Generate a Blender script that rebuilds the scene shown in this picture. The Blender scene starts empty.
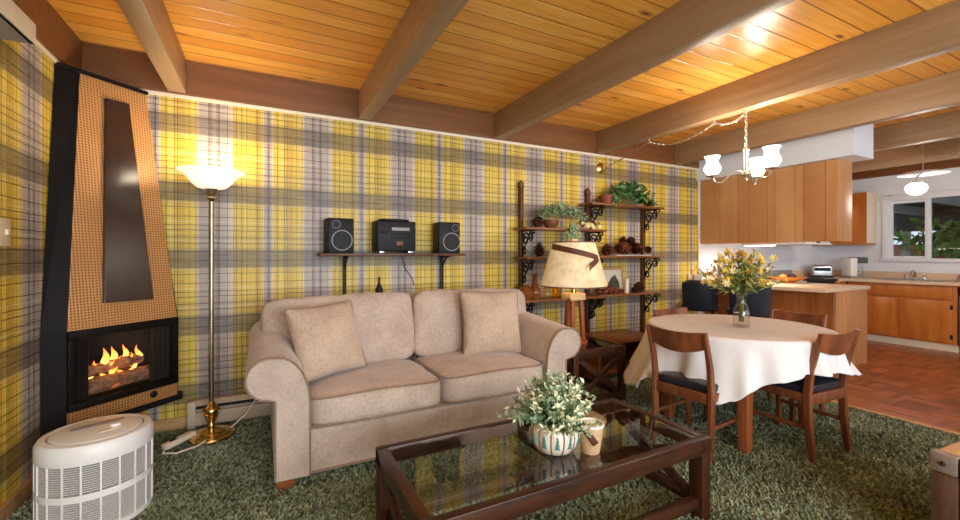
import bpy, bmesh, math, random
from mathutils import Vector, Matrix, noise
PI = math.pi
S = bpy.context.scene
COL = S.collection
R = random.Random(7)

# ------------------------------------------------------------------ camera, world, light, exposure
cam = bpy.data.cameras.new('camera'); cam_o = bpy.data.objects.new('camera', cam); COL.objects.link(cam_o)
cam.sensor_width = 36; cam.lens = 422.5 / 960 * 36; cam.shift_y = -6 / 960; cam.clip_start = 0.02
cam_o.location = (0, 0, 1.23); cam_o.rotation_euler = (PI / 2, 0, -math.atan2(218, 422.5))
S.camera = cam_o
S.view_settings.view_transform = 'Standard'; S.view_settings.look = 'None'
S.view_settings.gamma = 1; S.view_settings.exposure = 0.2
W = bpy.data.worlds.new('world'); S.world = W; W.use_nodes = True
W.node_tree.nodes['Background'].inputs[0].default_value = (0.80, 0.88, 1.0, 1)
W.node_tree.nodes['Background'].inputs[1].default_value = 1.0

def area(name, loc, rot, sx, sy, power, color):
    l = bpy.data.lights.new(name, 'AREA'); l.shape = 'RECTANGLE'; l.size = sx; l.size_y = sy
    l.energy = power; l.color = color
    o = bpy.data.objects.new(name, l); COL.objects.link(o); o.location = loc; o.rotation_euler = rot
    return o
def point(name, loc, power, color, r=0.04):
    l = bpy.data.lights.new(name, 'POINT'); l.energy = power; l.color = color; l.shadow_soft_size = r
    o = bpy.data.objects.new(name, l); COL.objects.link(o); o.location = loc
    return o
# daylight through the big windows of the wall behind the camera and of the side wall
area('daylight_rear', (0.9, -2.44, 1.45), (PI / 2 + .16, 0, 0), 3.2, 1.7, 205, (0.80, 0.90, 1.0))
area('daylight_rear_right', (5.2, -2.44, 1.45), (PI / 2 + .16, 0, 0), 2.6, 1.7, 55, (0.80, 0.90, 1.0))

# ------------------------------------------------------------------ materials
def srgb(r, g, b):
    f = lambda c: (c / 255 / 12.92) if c / 255 <= 0.04045 else ((c / 255 + 0.055) / 1.055) ** 2.4
    return (f(r), f(g), f(b), 1)
class NT:
    def __init__(s, name):
        s.m = bpy.data.materials.new(name); s.m.use_nodes = True; s.t = s.m.node_tree
        s.b = s.t.nodes['Principled BSDF']; s.out = s.t.nodes['Material Output']
    def n(s, kind, **kw):
        x = s.t.nodes.new(kind)
        for k, v in kw.items(): setattr(x, k, v)
        return x
    def l(s, a, b): s.t.links.new(a, b)
    def math(s, op, a, b=None, c=None):
        x = s.n('ShaderNodeMath', operation=op)
        for i, v in enumerate((a, b, c)):
            if v is None: continue
            if isinstance(v, (int, float)): x.inputs[i].default_value = v
            else: s.l(v, x.inputs[i])
        return x.outputs[0]
    def mix(s, f, a, b, mode='MIX'):
        x = s.n('ShaderNodeMix', data_type='RGBA', blend_type=mode)
        for i, v in ((0, f), (6, a), (7, b)):
            if isinstance(v, (int, float)): x.inputs[i].default_value = v
            elif isinstance(v, tuple): x.inputs[i].default_value = v
            else: s.l(v, x.inputs[i])
        return x.outputs[2]
    def ramp(s, f, stops, interp='LINEAR'):
        x = s.n('ShaderNodeValToRGB'); x.color_ramp.interpolation = interp
        e = x.color_ramp.elements
        while len(e) < len(stops): e.new(1.0)
        for i, (p, c) in enumerate(stops):
            e[i].position = p; e[i].color = c if isinstance(c, tuple) else (c, c, c, 1)
        s.l(f, x.inputs[0]); return x.outputs[0]
    def noise(s, vec, scale, detail=3, rough=0.55, out=0):
        x = s.n('ShaderNodeTexNoise'); x.inputs['Scale'].default_value = scale
        x.inputs['Detail'].default_value = detail; x.inputs['Roughness'].default_value = rough
        s.l(vec, x.inputs['Vector']); return x.outputs[out]
    def coord(s, scale=(1, 1, 1), rot=(0, 0, 0)):
        c = s.n('ShaderNodeTexCoord'); mp = s.n('ShaderNodeMapping'); mp.inputs['Scale'].default_value = scale
        mp.inputs['Rotation'].default_value = rot
        s.l(c.outputs['Object'], mp.inputs[0]); return mp.outputs[0]
    def bump(s, h, strength, dist=0.01):
        x = s.n('ShaderNodeBump'); x.inputs['Strength'].default_value = strength; x.inputs['Distance'].default_value = dist
        s.l(h, x.inputs['Height']); s.l(x.outputs[0], s.b.inputs['Normal'])
    def set(s, col=None, rough=None, metal=None, spec=None, em=None, es=None):
        b = s.b
        if col is not None:
            if isinstance(col, tuple): b.inputs['Base Color'].default_value = col
            else: s.l(col, b.inputs['Base Color'])
        if rough is not None:
            if isinstance(rough, (int, float)): b.inputs['Roughness'].default_value = rough
            else: s.l(rough, b.inputs['Roughness'])
        if metal is not None: b.inputs['Metallic'].default_value = metal
        if spec is not None: b.inputs['Specular IOR Level'].default_value = spec
        if em is not None: b.inputs['Emission Color'].default_value = em; b.inputs['Emission Strength'].default_value = es
        return s.m
def plain(name, col, rough=0.5, metal=0, var=0.12, nscale=25, bump=0, **kw):
    t = NT(name); c = t.coord(); n = t.noise(c, nscale, 4)
    d = tuple(k * (1 - var) for k in col[:3]) + (1,); u = tuple(min(1, k * (1 + var)) for k in col[:3]) + (1,)
    t.set(t.ramp(n, [(0.3, d), (0.7, u)]), rough, metal, **kw)
    if bump: t.bump(t.noise(c, nscale * 4, 3), bump, 0.004)
    return t.m
def wood(name, dark, light, scale=(2, 30, 30), rough=0.4, bump=0.08, contrast=(0.3, 0.7), spec=0.4):
    t = NT(name); c = t.coord(scale); n = t.noise(c, 1.0, 5, 0.6); n2 = t.noise(t.coord((1.5, 1.5, 1.5)), 1.3, 2)
    col = t.ramp(n, [(contrast[0], dark), (contrast[1], light)])
    col = t.mix(t.ramp(n2, [(0.35, 0.0), (0.7, 0.35)]), col, dark)
    t.set(col, rough, spec=spec); t.bump(n, bump, 0.003); return t.m
def fabric(name, lo, hi, rough=0.9, fine=420, bump=0.25, sheen=0.3):
    t = NT(name); c = t.coord(); n = t.noise(c, fine, 2); n2 = t.noise(c, 6, 3); n3 = t.noise(c, 60, 3)
    v = t.math('ADD', t.math('MULTIPLY', n, 0.55), t.math('ADD', t.math('MULTIPLY', n2, 0.25), t.math('MULTIPLY', n3, 0.2)))
    t.set(t.ramp(v, [(0.38, lo), (0.62, hi)]), rough, spec=0.15); t.b.inputs['Sheen Weight'].default_value = sheen
    t.bump(n, bump, 0.002); return t.m

def plaid(name, axis, origin):
    t = NT(name); c = t.n('ShaderNodeTexCoord'); sp = t.n('ShaderNodeSeparateXYZ'); t.l(c.outputs['Object'], sp.inputs[0])
    u = sp.outputs[axis]; z = sp.outputs[2]
    wob = t.noise(c.outputs['Object'], 9, 2)
    uw = t.math('ADD', u, t.math('MULTIPLY', t.math('SUBTRACT', wob, 0.5), 0.006))
    zw = t.math('ADD', z, t.math('MULTIPLY', t.math('SUBTRACT', wob, 0.5), 0.010))
    fu = t.math('FRACT', t.math('DIVIDE', t.math('ADD', t.math('SUBTRACT', uw, origin), 70.0), 0.70))
    fz = t.math('FRACT', t.math('DIVIDE', t.math('ADD', t.math('SUBTRACT', zw, 0.655), 4.767), 0.4767))
    Y1 = srgb(222, 186, 36); Y2 = srgb(204, 162, 30); Y3 = srgb(230, 200, 66)
    G1 = srgb(176, 160, 152); G2 = srgb(142, 126, 124); G3 = srgb(200, 184, 172); P = srgb(218, 196, 164)
    base = t.ramp(fu, [(0, P), (.018, G1), (.10, G2), (.135, G1), (.17, G2), (.20, G1), (.255, G3), (.30, P), (.318, Y2), (.335, Y1), (.42, Y3), (.46, Y1),
                       (.53, Y2), (.575, Y1), (.60, P), (.613, G1), (.64, G2), (.665, G1), (.685, P), (.70, Y1), (.76, Y3), (.80, Y1), (.84, Y2), (.90, Y1), (.955, Y3), (.985, Y2)], 'CONSTANT')
    # woven threads, long in each direction
    def streak(su, sz):
        cb = t.n('ShaderNodeCombineXYZ'); t.l(t.math('MULTIPLY', u, su), cb.inputs[0]); t.l(t.math('MULTIPLY', z, sz), cb.inputs[1])
        return t.noise(cb.outputs[0], 1.0, 3, 0.6)
    sv = streak(190, 5); sh = streak(5, 190)
    base = t.mix(t.ramp(sv, [(.38, 0.0), (.62, 0.55)]), base, t.mix(1.0, base, (0.72, 0.68, 0.62, 1), 'MULTIPLY'))
    base = t.mix(t.ramp(sh, [(.40, 0.0), (.66, 0.42)]), base, t.mix(0.6, base, srgb(236, 220, 178)))
    # dark weft bands
    band = t.ramp(fz, [(0, .80), (.265, .42), (.30, .14), (.42, .20), (.50, .05), (.62, 0.0), (.93, .10), (.97, .4)], 'CONSTANT')
    bmask = t.math('MULTIPLY', band, t.ramp(t.math('ADD', t.math('MULTIPLY', sh, .6), t.math('MULTIPLY', sv, .4)), [(.40, 1.0), (.64, .62)]))
    base = t.mix(bmask, base, srgb(80, 70, 64))
    def lines(f, pos, w):
        st = [(0, 0.0)]
        for p in pos: st += [(p, 1.0), (p + w, 0.0)]
        return t.ramp(f, st, 'CONSTANT')
    lv = lines(fu, [.10, .19, .265, .345, .395, .445, .54, .655, .74, .81, .835, .93], .0075)
    lh = lines(fz, [.10, .24, .36, .45, .555, .63, .76, .90], .012)
    base = t.mix(t.math('MULTIPLY', lv, t.ramp(sh, [(.3, .85), (.7, .5)])), base, srgb(52, 42, 32))
    base = t.mix(t.math('MULTIPLY', lh, t.ramp(sv, [(.3, .9), (.7, .5)])), base, srgb(52, 42, 32))
    wl = lines(fz, [.40, .68, .97], .012)
    base = t.mix(t.math('MULTIPLY', wl, t.ramp(sv, [(.35, .6), (.6, .1)])), base, srgb(238, 222, 190))
    t.set(base, 0.42, spec=0.35)
    t.bump(t.math('ADD', sv, sh), 0.12, 0.002)
    return t.m

def boards(name, axis_across, pitch, cols, groove, axis_along, rough=0.28):
    """planks: one hue per board, long grain, knots and dark grooves"""
    t = NT(name); c = t.n('ShaderNodeTexCoord'); sp = t.n('ShaderNodeSeparateXYZ'); t.l(c.outputs['Object'], sp.inputs[0])
    a = sp.outputs[axis_across]; g = sp.outputs[axis_along]
    q = t.math('DIVIDE', t.math('ADD', a, 50.0), pitch); idx = t.math('FLOOR', q); fr = t.math('FRACT', q)
    wn = t.n('ShaderNodeTexWhiteNoise', noise_dimensions='1D'); t.l(idx, wn.inputs['W'])
    cb = t.n('ShaderNodeCombineXYZ'); t.l(t.math('ADD', t.math('MULTIPLY', g, 1.6), t.math('MULTIPLY', wn.outputs[0], 40)), cb.inputs[0])
    t.l(t.math('MULTIPLY', a, 38), cb.inputs[1]); t.l(idx, cb.inputs[2])
    n = t.noise(cb.outputs[0], 1.0, 4, 0.6)
    col = t.ramp(n, [(.28, cols[0]), (.5, cols[1]), (.72, cols[2])])
    col = t.mix(t.math('MULTIPLY', wn.outputs[0], .75), col, cols[0])
    # knots
    cb2 = t.n('ShaderNodeCombineXYZ'); t.l(t.math('MULTIPLY', g, 2.6), cb2.inputs[0]); t.l(t.math('MULTIPLY', a, 7.5), cb2.inputs[1])
    vo = t.n('ShaderNodeTexVoronoi'); vo.inputs['Scale'].default_value = 1.0; t.l(cb2.outputs[0], vo.inputs['Vector'])
    sel = t.ramp(vo.outputs['Color'], [(0, 0.0), (.42, 1.0)], 'CONSTANT')
    k = t.ramp(vo.outputs['Distance'], [(.05, .9), (.10, .45), (.19, 0.0)])
    col = t.mix(t.math('MULTIPLY', k, sel), col, cols[3])
    gv = t.ramp(fr, [(0, 1.0), (.045, 0.0), (.955, 0.0), (.975, 1.0)])
    col = t.mix(t.math('MULTIPLY', gv, .85), col, groove)
    t.set(col, rough, spec=0.5); t.bump(t.math('SUBTRACT', 1.0, gv), 0.5, 0.004)
    return t.m

M = {}
M['plaid_back'] = plaid('plaid_back', 0, 0.285)
M['plaid_left'] = plaid('plaid_left', 1, 0.10)
M['ceil'] = boards('pine_boards', 1, 0.13, (srgb(216, 138, 44), srgb(240, 174, 76), srgb(250, 200, 112), srgb(104, 48, 16)), srgb(104, 52, 16), 0)
M['beam'] = wood('beam_stain', srgb(146, 114, 82), srgb(170, 140, 106), (22, 1.2, 22), 0.42, 0.05)
M['ledger'] = wood('ledger_stain', srgb(106, 64, 32), srgb(130, 84, 46), (1.2, 22, 22), 0.45, 0.05)
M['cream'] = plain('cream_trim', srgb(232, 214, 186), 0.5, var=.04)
M['white'] = plain('white_paint', srgb(226, 226, 228), 0.6, var=.02, nscale=5)
M['soffit'] = plain('soffit_paint', srgb(226, 228, 232), 0.6, var=.015, nscale=4)
M['carpet'] = None
M['sofa'] = fabric('sofa_chenille', srgb(160, 138, 122), srgb(212, 190, 170))
M['pipe'] = fabric('sofa_piping', srgb(130, 104, 86), srgb(156, 128, 108))
M['pillow'] = fabric('pillow_chenille', srgb(164, 140, 120), srgb(214, 188, 164))
M['darkwood'] = wood('rustic_walnut', srgb(38, 22, 14), srgb(82, 46, 27), (3, 26, 26), 0.32, 0.2)
M['darkwood_y'] = wood('rustic_walnut_across', srgb(38, 22, 14), srgb(82, 46, 27), (26, 3, 26), 0.32, 0.2)
M['darkwood_z'] = wood('rustic_walnut_upright', srgb(40, 20, 12), srgb(84, 44, 22), (26, 26, 3), 0.36, 0.2)
M['chair'] = wood('chair_walnut', srgb(92, 48, 26), srgb(142, 82, 48), (20, 20, 3), 0.34, 0.06)
M['shelfwood'] = wood('shelf_oak', srgb(104, 58, 28), srgb(150, 92, 48), (3, 26, 26), 0.36, 0.08)
M['post'] = wood('post_oak', srgb(74, 40, 22), srgb(112, 64, 34), (26, 26, 3), 0.4, 0.08)
M['cab'] = wood('hanging_cabinet_mahogany', srgb(182, 124, 74), srgb(208, 154, 102), (24, 3.0, 1.4), 0.48, 0.03)
M['cab_light'] = wood('hanging_cabinet_pale', srgb(188, 132, 80), srgb(216, 164, 110), (24, 3.0, 1.4), 0.48, 0.03)
M['cab_deep'] = wood('hanging_cabinet_deep', srgb(174, 114, 66), srgb(202, 146, 94), (24, 3.0, 1.4), 0.48, 0.03)
M['cab2'] = wood('birch_cabinet_orange', srgb(170, 92, 34), srgb(204, 124, 54), (10, 10, 1.4), 0.28, 0.02)
M['penin'] = wood('bar_panel_wood', srgb(140, 76, 34), srgb(176, 106, 54), (18, 8, 1.4), 0.34, 0.03)
M['counter'] = plain('counter_laminate', srgb(216, 184, 150), 0.3, var=.10, nscale=60)
M['black'] = plain('black_plastic', srgb(20, 19, 19), 0.55, var=.15, spec=.3)
M['blackmetal'] = plain('black_metal', srgb(24, 19, 16), 0.5, var=.2, nscale=12, spec=.12)
M['darkpanel'] = plain('dark_bronze_panel', srgb(52, 34, 26), 0.25, var=.12, nscale=8)
M['iron'] = plain('wrought_iron', srgb(34, 28, 26), 0.5, metal=.4)
M['vinyl'] = plain('black_vinyl', srgb(34, 37, 44), 0.3, var=.12, nscale=30)
M['brass'] = plain('antique_brass', srgb(172, 160, 132), 0.32, metal=1, var=.12)
M['gold'] = plain('polished_brass', srgb(208, 176, 112), 0.24, metal=1, var=.1)
M['pewter'] = plain('brushed_nickel', srgb(212, 200, 182), 0.3, metal=.9, var=.08)
M['steel'] = plain('stainless_steel', srgb(190, 190, 192), 0.3, metal=.9, var=.06)
M['heater'] = plain('heater_enamel', srgb(186, 164, 138), 0.45, var=.05)
M['whitepl'] = plain('white_plastic', srgb(236, 230, 222), 0.4, var=.02)
M['greypl'] = plain('grey_plastic', srgb(150, 144, 140), 0.5, var=.05)
M['darkgrey'] = plain('dark_grey_enamel', srgb(84, 84, 84), 0.4, var=.05)
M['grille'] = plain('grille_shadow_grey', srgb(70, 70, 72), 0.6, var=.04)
M['leather'] = plain('brown_leather', srgb(112, 62, 32), 0.5, var=.2)
M['leather_dark'] = plain('dark_strap_leather', srgb(92, 48, 26), 0.5, var=.2)
M['tanwood'] = wood('pale_pine', srgb(206, 164, 108), srgb(228, 192, 140), (3, 20, 20), 0.45, 0.05)
M['redwood'] = wood('red_pine', srgb(136, 70, 36), srgb(172, 96, 52), (20, 20, 3), 0.4, 0.05)
def scales(name, lo, hi):
    t = NT(name); c = t.coord(); v = t.n('ShaderNodeTexVoronoi'); v.inputs['Scale'].default_value = 55; t.l(c, v.inputs['Vector'])
    t.set(t.ramp(v.outputs['Distance'], [(.15, hi), (.55, lo)]), .75, spec=.2); t.bump(v.outputs['Distance'], .8, .01); return t.m
M['cone'] = scales('pinecone_scales', srgb(52, 28, 18), srgb(164, 108, 72))
M['rust'] = scales('rust_scales', srgb(70, 28, 18), srgb(186, 104, 70))
M['terracotta'] = plain('red_brown_clay', srgb(128, 66, 42), 0.7, var=.2, nscale=40)
M['amber'] = plain('amber_glaze', srgb(134, 78, 38), 0.15, var=.25, nscale=20)
M['leaf'] = plain('ivy_leaf', srgb(88, 126, 74), 0.5, var=.4, nscale=45)
M['leaf2'] = plain('eucalyptus_leaf', srgb(132, 158, 116), 0.55, var=.35, nscale=45)
M['leaf_gold'] = plain('yellow_green_leaf', srgb(150, 156, 82), 0.6, var=.35, nscale=60)
M['leaf3'] = plain('frosted_green', srgb(134, 160, 124), 0.6, var=.35, nscale=60)
M['bloom'] = plain('pale_green_bloom', srgb(228, 228, 190), 0.7, var=.15, nscale=80)
M['yellow'] = plain('yellow_petal', srgb(226, 190, 76), 0.6, var=.2, nscale=60)
M['cream_petal'] = plain('cream_petal', srgb(232, 214, 150), 0.6, var=.15, nscale=60)
M['orange_petal'] = plain('orange_petal', srgb(206, 146, 62), 0.6, var=.2, nscale=60)
M['stem'] = plain('green_stem', srgb(86, 100, 48), 0.6, var=.2)
M['linen'] = fabric('table_linen', srgb(218, 212, 208), srgb(236, 230, 226), fine=500, bump=.12, sheen=.1)
M['ceramic'] = plain('ivory_ceramic', srgb(224, 208, 188), 0.25, var=.06)
M['teal'] = plain('teal_glaze', srgb(74, 134, 124), 0.3, var=.1)
M['stripe'] = plain('brown_glaze', srgb(122, 88, 66), 0.35, var=.1)
M['birch'] = plain('tan_birch_cup', srgb(206, 168, 124), 0.4, var=.15, nscale=30)
M['wax'] = plain('white_wax', srgb(238, 228, 214), 0.4, var=.03)
M['paper'] = plain('photo_mat', srgb(206, 198, 178), 0.6, var=.1)
M['picture'] = plain('dark_picture', srgb(70, 62, 50), 0.3, var=.8, nscale=14)
M['frame'] = wood('frame_wood', srgb(176, 128, 78), srgb(210, 164, 108), (10, 10, 10), .4)
M['snow'] = plain('white_felt', srgb(222, 212, 204), 0.9, var=.05)
M['fire_brick'] = plain('sooty_steel', srgb(12, 10, 9), 0.8, var=.3)
M['mesh_curtain'] = plain('mesh_curtain', srgb(34, 30, 28), 0.5, metal=.3, var=.3)
M['granite'] = plain('outlet_beige', srgb(214, 190, 152), 0.5, var=.03)
M['bowlwood'] = plain('orange_bowl', srgb(206, 126, 56), 0.3, var=.15)
M['fruit'] = plain('dark_fruit', srgb(70, 44, 48), 0.35, var=.3)
M['fruit2'] = plain('orange_fruit', srgb(226, 150, 60), 0.4, var=.15)
M['sole_ash'] = wood('trunk_light_wood', srgb(186, 140, 92), srgb(220, 178, 126), (3, 20, 20), 0.5, 0.05)
M['trunk_grey'] = wood('trunk_greyed', srgb(120, 100, 88), srgb(164, 144, 130), (24, 3, 24), 0.4, 0.08)
M['trunk'] = wood('trunk_weathered', srgb(74, 46, 34), srgb(128, 94, 74), (24, 24, 2.5), 0.45, 0.15)
M['patio'] = plain('patio_dark', srgb(84, 88, 86), 0.8, var=.2, nscale=3)
M['patio_beam'] = plain('patio_beam', srgb(190, 188, 180), 0.7, var=.06)
M['bush'] = plain('sunlit_bush', srgb(136, 168, 84), 0.7, var=.5, nscale=12)
M['brickred'] = plain('red_fence', srgb(176, 92, 78), 0.8, var=.2, nscale=10)

def emissive(name, col, strength, base=(0.9, 0.9, 0.88, 1), rough=0.35):
    t = NT(name); return t.set(base, rough, em=col, es=strength)
M['torch_glass'] = emissive('lit_alabaster_glass', (1.0, 0.84, 0.62, 1), 0.75)
M['tulip_glass'] = emissive('lit_tulip_glass', (1.0, 0.93, 0.82, 1), 2.2)
M['globe'] = emissive('lit_globe', (1.0, 0.95, 0.88, 1), 1.6)
M['bulb'] = emissive('lit_bulb', (1.0, 0.85, 0.6, 1), 4)
M['tube'] = emissive('lit_tube', (1.0, 0.94, 0.85, 1), 3)
def flame_mat():
    t = NT('flame'); c = t.n('ShaderNodeTexCoord'); sp = t.n('ShaderNodeSeparateXYZ'); t.l(c.outputs['Generated'], sp.inputs[0])
    col = t.ramp(sp.outputs[2], [(0, (1, .55, .16, 1)), (.45, (1, .36, .06, 1)), (1, (.9, .13, .02, 1))])
    t.set((0, 0, 0, 1), 1); t.l(col, t.b.inputs['Emission Color']); t.b.inputs['Emission Strength'].default_value = 3.2
    return t.m
M['flame'] = flame_mat()
def ember_mat():
    t = NT('charred_log'); c = t.coord((6, 30, 30)); n = t.noise(c, 1.0, 5, .65)
    t.set(t.ramp(n, [(.35, srgb(70, 44, 32)), (.65, srgb(176, 134, 100))]), .8); t.bump(n, .6, .01)
    n2 = t.noise(t.coord((14, 14, 14)), 1.0, 3)
    t.l(t.ramp(n2, [(.55, (0, 0, 0, 1)), (.68, (1, .22, .04, 1))]), t.b.inputs['Emission Color']); t.b.inputs['Emission Strength'].default_value = .5
    return t.m
M['log'] = ember_mat()
def glass_thin(name, tint=(1, 1, 1, 1), rough=0.02, lo=.04):
    t = NT(name); tr = t.n('ShaderNodeBsdfTransparent'); tr.inputs[0].default_value = tint
    gl = t.n('ShaderNodeBsdfGlossy'); gl.inputs['Roughness'].default_value = rough
    fr = t.n('ShaderNodeFresnel'); fr.inputs[0].default_value = 1.5
    mx = t.n('ShaderNodeMixShader'); t.l(t.math('MULTIPLY', t.math('SUBTRACT', 1.0, t.n('ShaderNodeNewGeometry').outputs['Backfacing']), t.math('MINIMUM', t.math('ADD', t.math('MULTIPLY', fr.outputs[0], 1.6), lo - .04), 1.0)), mx.inputs[0])
    t.l(tr.outputs[0], mx.inputs[1]); t.l(gl.outputs[0], mx.inputs[2]); t.l(mx.outputs[0], t.out.inputs[0]); return t.m
M['glass'] = glass_thin('table_glass', (.94, .97, .95, 1), lo=.06)
M['clear'] = glass_thin('clear_glass', (.975, .965, .955, 1), .04)
M['yglass'] = glass_thin('yellow_glass', (.95, .75, .30, 1), .06)
M['pane'] = glass_thin('window_glass', (.9, .93, .93, 1))
def weave():
    t = NT('punched_copper_mesh'); c = t.coord((1, 1, 1)); sp = t.n('ShaderNodeSeparateXYZ'); t.l(c, sp.inputs[0])
    f = lambda s: t.math('SUBTRACT', t.math('FRACT', t.math('MULTIPLY', t.math('ADD', s, 10.0), 62.0)), 0.5)
    a, b = f(sp.outputs[0]), f(sp.outputs[2])
    d = t.math('SQRT', t.math('ADD', t.math('MULTIPLY', a, a), t.math('MULTIPLY', b, b)))
    col = t.ramp(d, [(.20, srgb(92, 52, 24)), (.33, srgb(206, 150, 92))])
    n = t.noise(c, 4, 2); col = t.mix(t.ramp(n, [(.4, 0.0), (.7, .25)]), col, srgb(150, 96, 52))
    t.set(col, .38, .25, spec=.4); t.bump(d, .5, .004); return t.m
M['weave'] = weave()
def carpet_mat(name, lo, mid, hi):
    t = NT(name); c = t.coord(); n = t.noise(c, 55, 4, .7); n2 = t.noise(c, 2.2, 3); n3 = t.noise(c, 12, 3)
    v = t.math('ADD', t.math('MULTIPLY', n, .45), t.math('ADD', t.math('MULTIPLY', n2, .30), t.math('MULTIPLY', n3, .25)))
    t.set(t.ramp(v, [(.36, lo), (.5, mid), (.66, hi)]), .95, spec=.1); t.bump(n, 1.0, .02); return t.m
M['carpet'] = carpet_mat('green_carpet', srgb(80, 86, 64), srgb(112, 118, 90), srgb(146, 152, 122))
M['pile'] = carpet_mat('green_pile', srgb(104, 110, 82), srgb(152, 158, 122), srgb(198, 202, 168))
def parquet():
    t = NT('parquet'); c = t.n('ShaderNodeTexCoord'); sp = t.n('ShaderNodeSeparateXYZ'); t.l(c.outputs['Object'], sp.inputs[0])
    p = .23; qx = t.math('DIVIDE', t.math('ADD', sp.outputs[0], 50), p); qy = t.math('DIVIDE', t.math('ADD', sp.outputs[1], 50), p)
    ix, iy = t.math('FLOOR', qx), t.math('FLOOR', qy); fx, fy = t.math('FRACT', qx), t.math('FRACT', qy)
    ch = t.math('MODULO', t.math('ADD', ix, iy), 2.0)
    def sel(a, b): return t.math('ADD', t.math('MULTIPLY', a, ch), t.math('MULTIPLY', b, t.math('SUBTRACT', 1.0, ch)))
    s = t.math('MULTIPLY', sel(fx, fy), 5.0); si = t.math('FLOOR', s); sf = t.math('FRACT', s)
    cb = t.n('ShaderNodeCombineXYZ'); t.l(ix, cb.inputs[0]); t.l(iy, cb.inputs[1]); t.l(si, cb.inputs[2])
    wn = t.n('ShaderNodeTexWhiteNoise', noise_dimensions='3D'); t.l(cb.outputs[0], wn.inputs['Vector'])
    col = t.ramp(wn.outputs['Value'], [(0, srgb(120, 62, 26)), (.5, srgb(158, 86, 40)), (1, srgb(184, 106, 54))])
    n = t.noise(t.coord((9, 9, 9)), 1.0, 4); col = t.mix(t.ramp(n, [(.4, 0.0), (.7, .35)]), col, srgb(120, 66, 30))
    g = t.ramp(sf, [(0, 1.0), (.05, 0.0)]); col = t.mix(t.math('MULTIPLY', g, .6), col, srgb(80, 38, 16))
    t.set(col, .32, spec=.45); return t.m
M['parquet'] = parquet()
def parchment():
    t = NT('parchment_shade'); c = t.coord(); n = t.noise(c, 14, 4); n2 = t.noise(t.coord((40, 40, 160)), 1, 2)
    col = t.ramp(n, [(.3, srgb(206, 176, 128)), (.7, srgb(238, 220, 184))])
    col = t.mix(t.ramp(n2, [(.62, 0.0), (.74, .35)]), col, srgb(130, 92, 56))
    t.set(col, .7, em=(1.0, .74, .42, 1), es=.2); return t.m
M['parchment'] = parchment()

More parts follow.
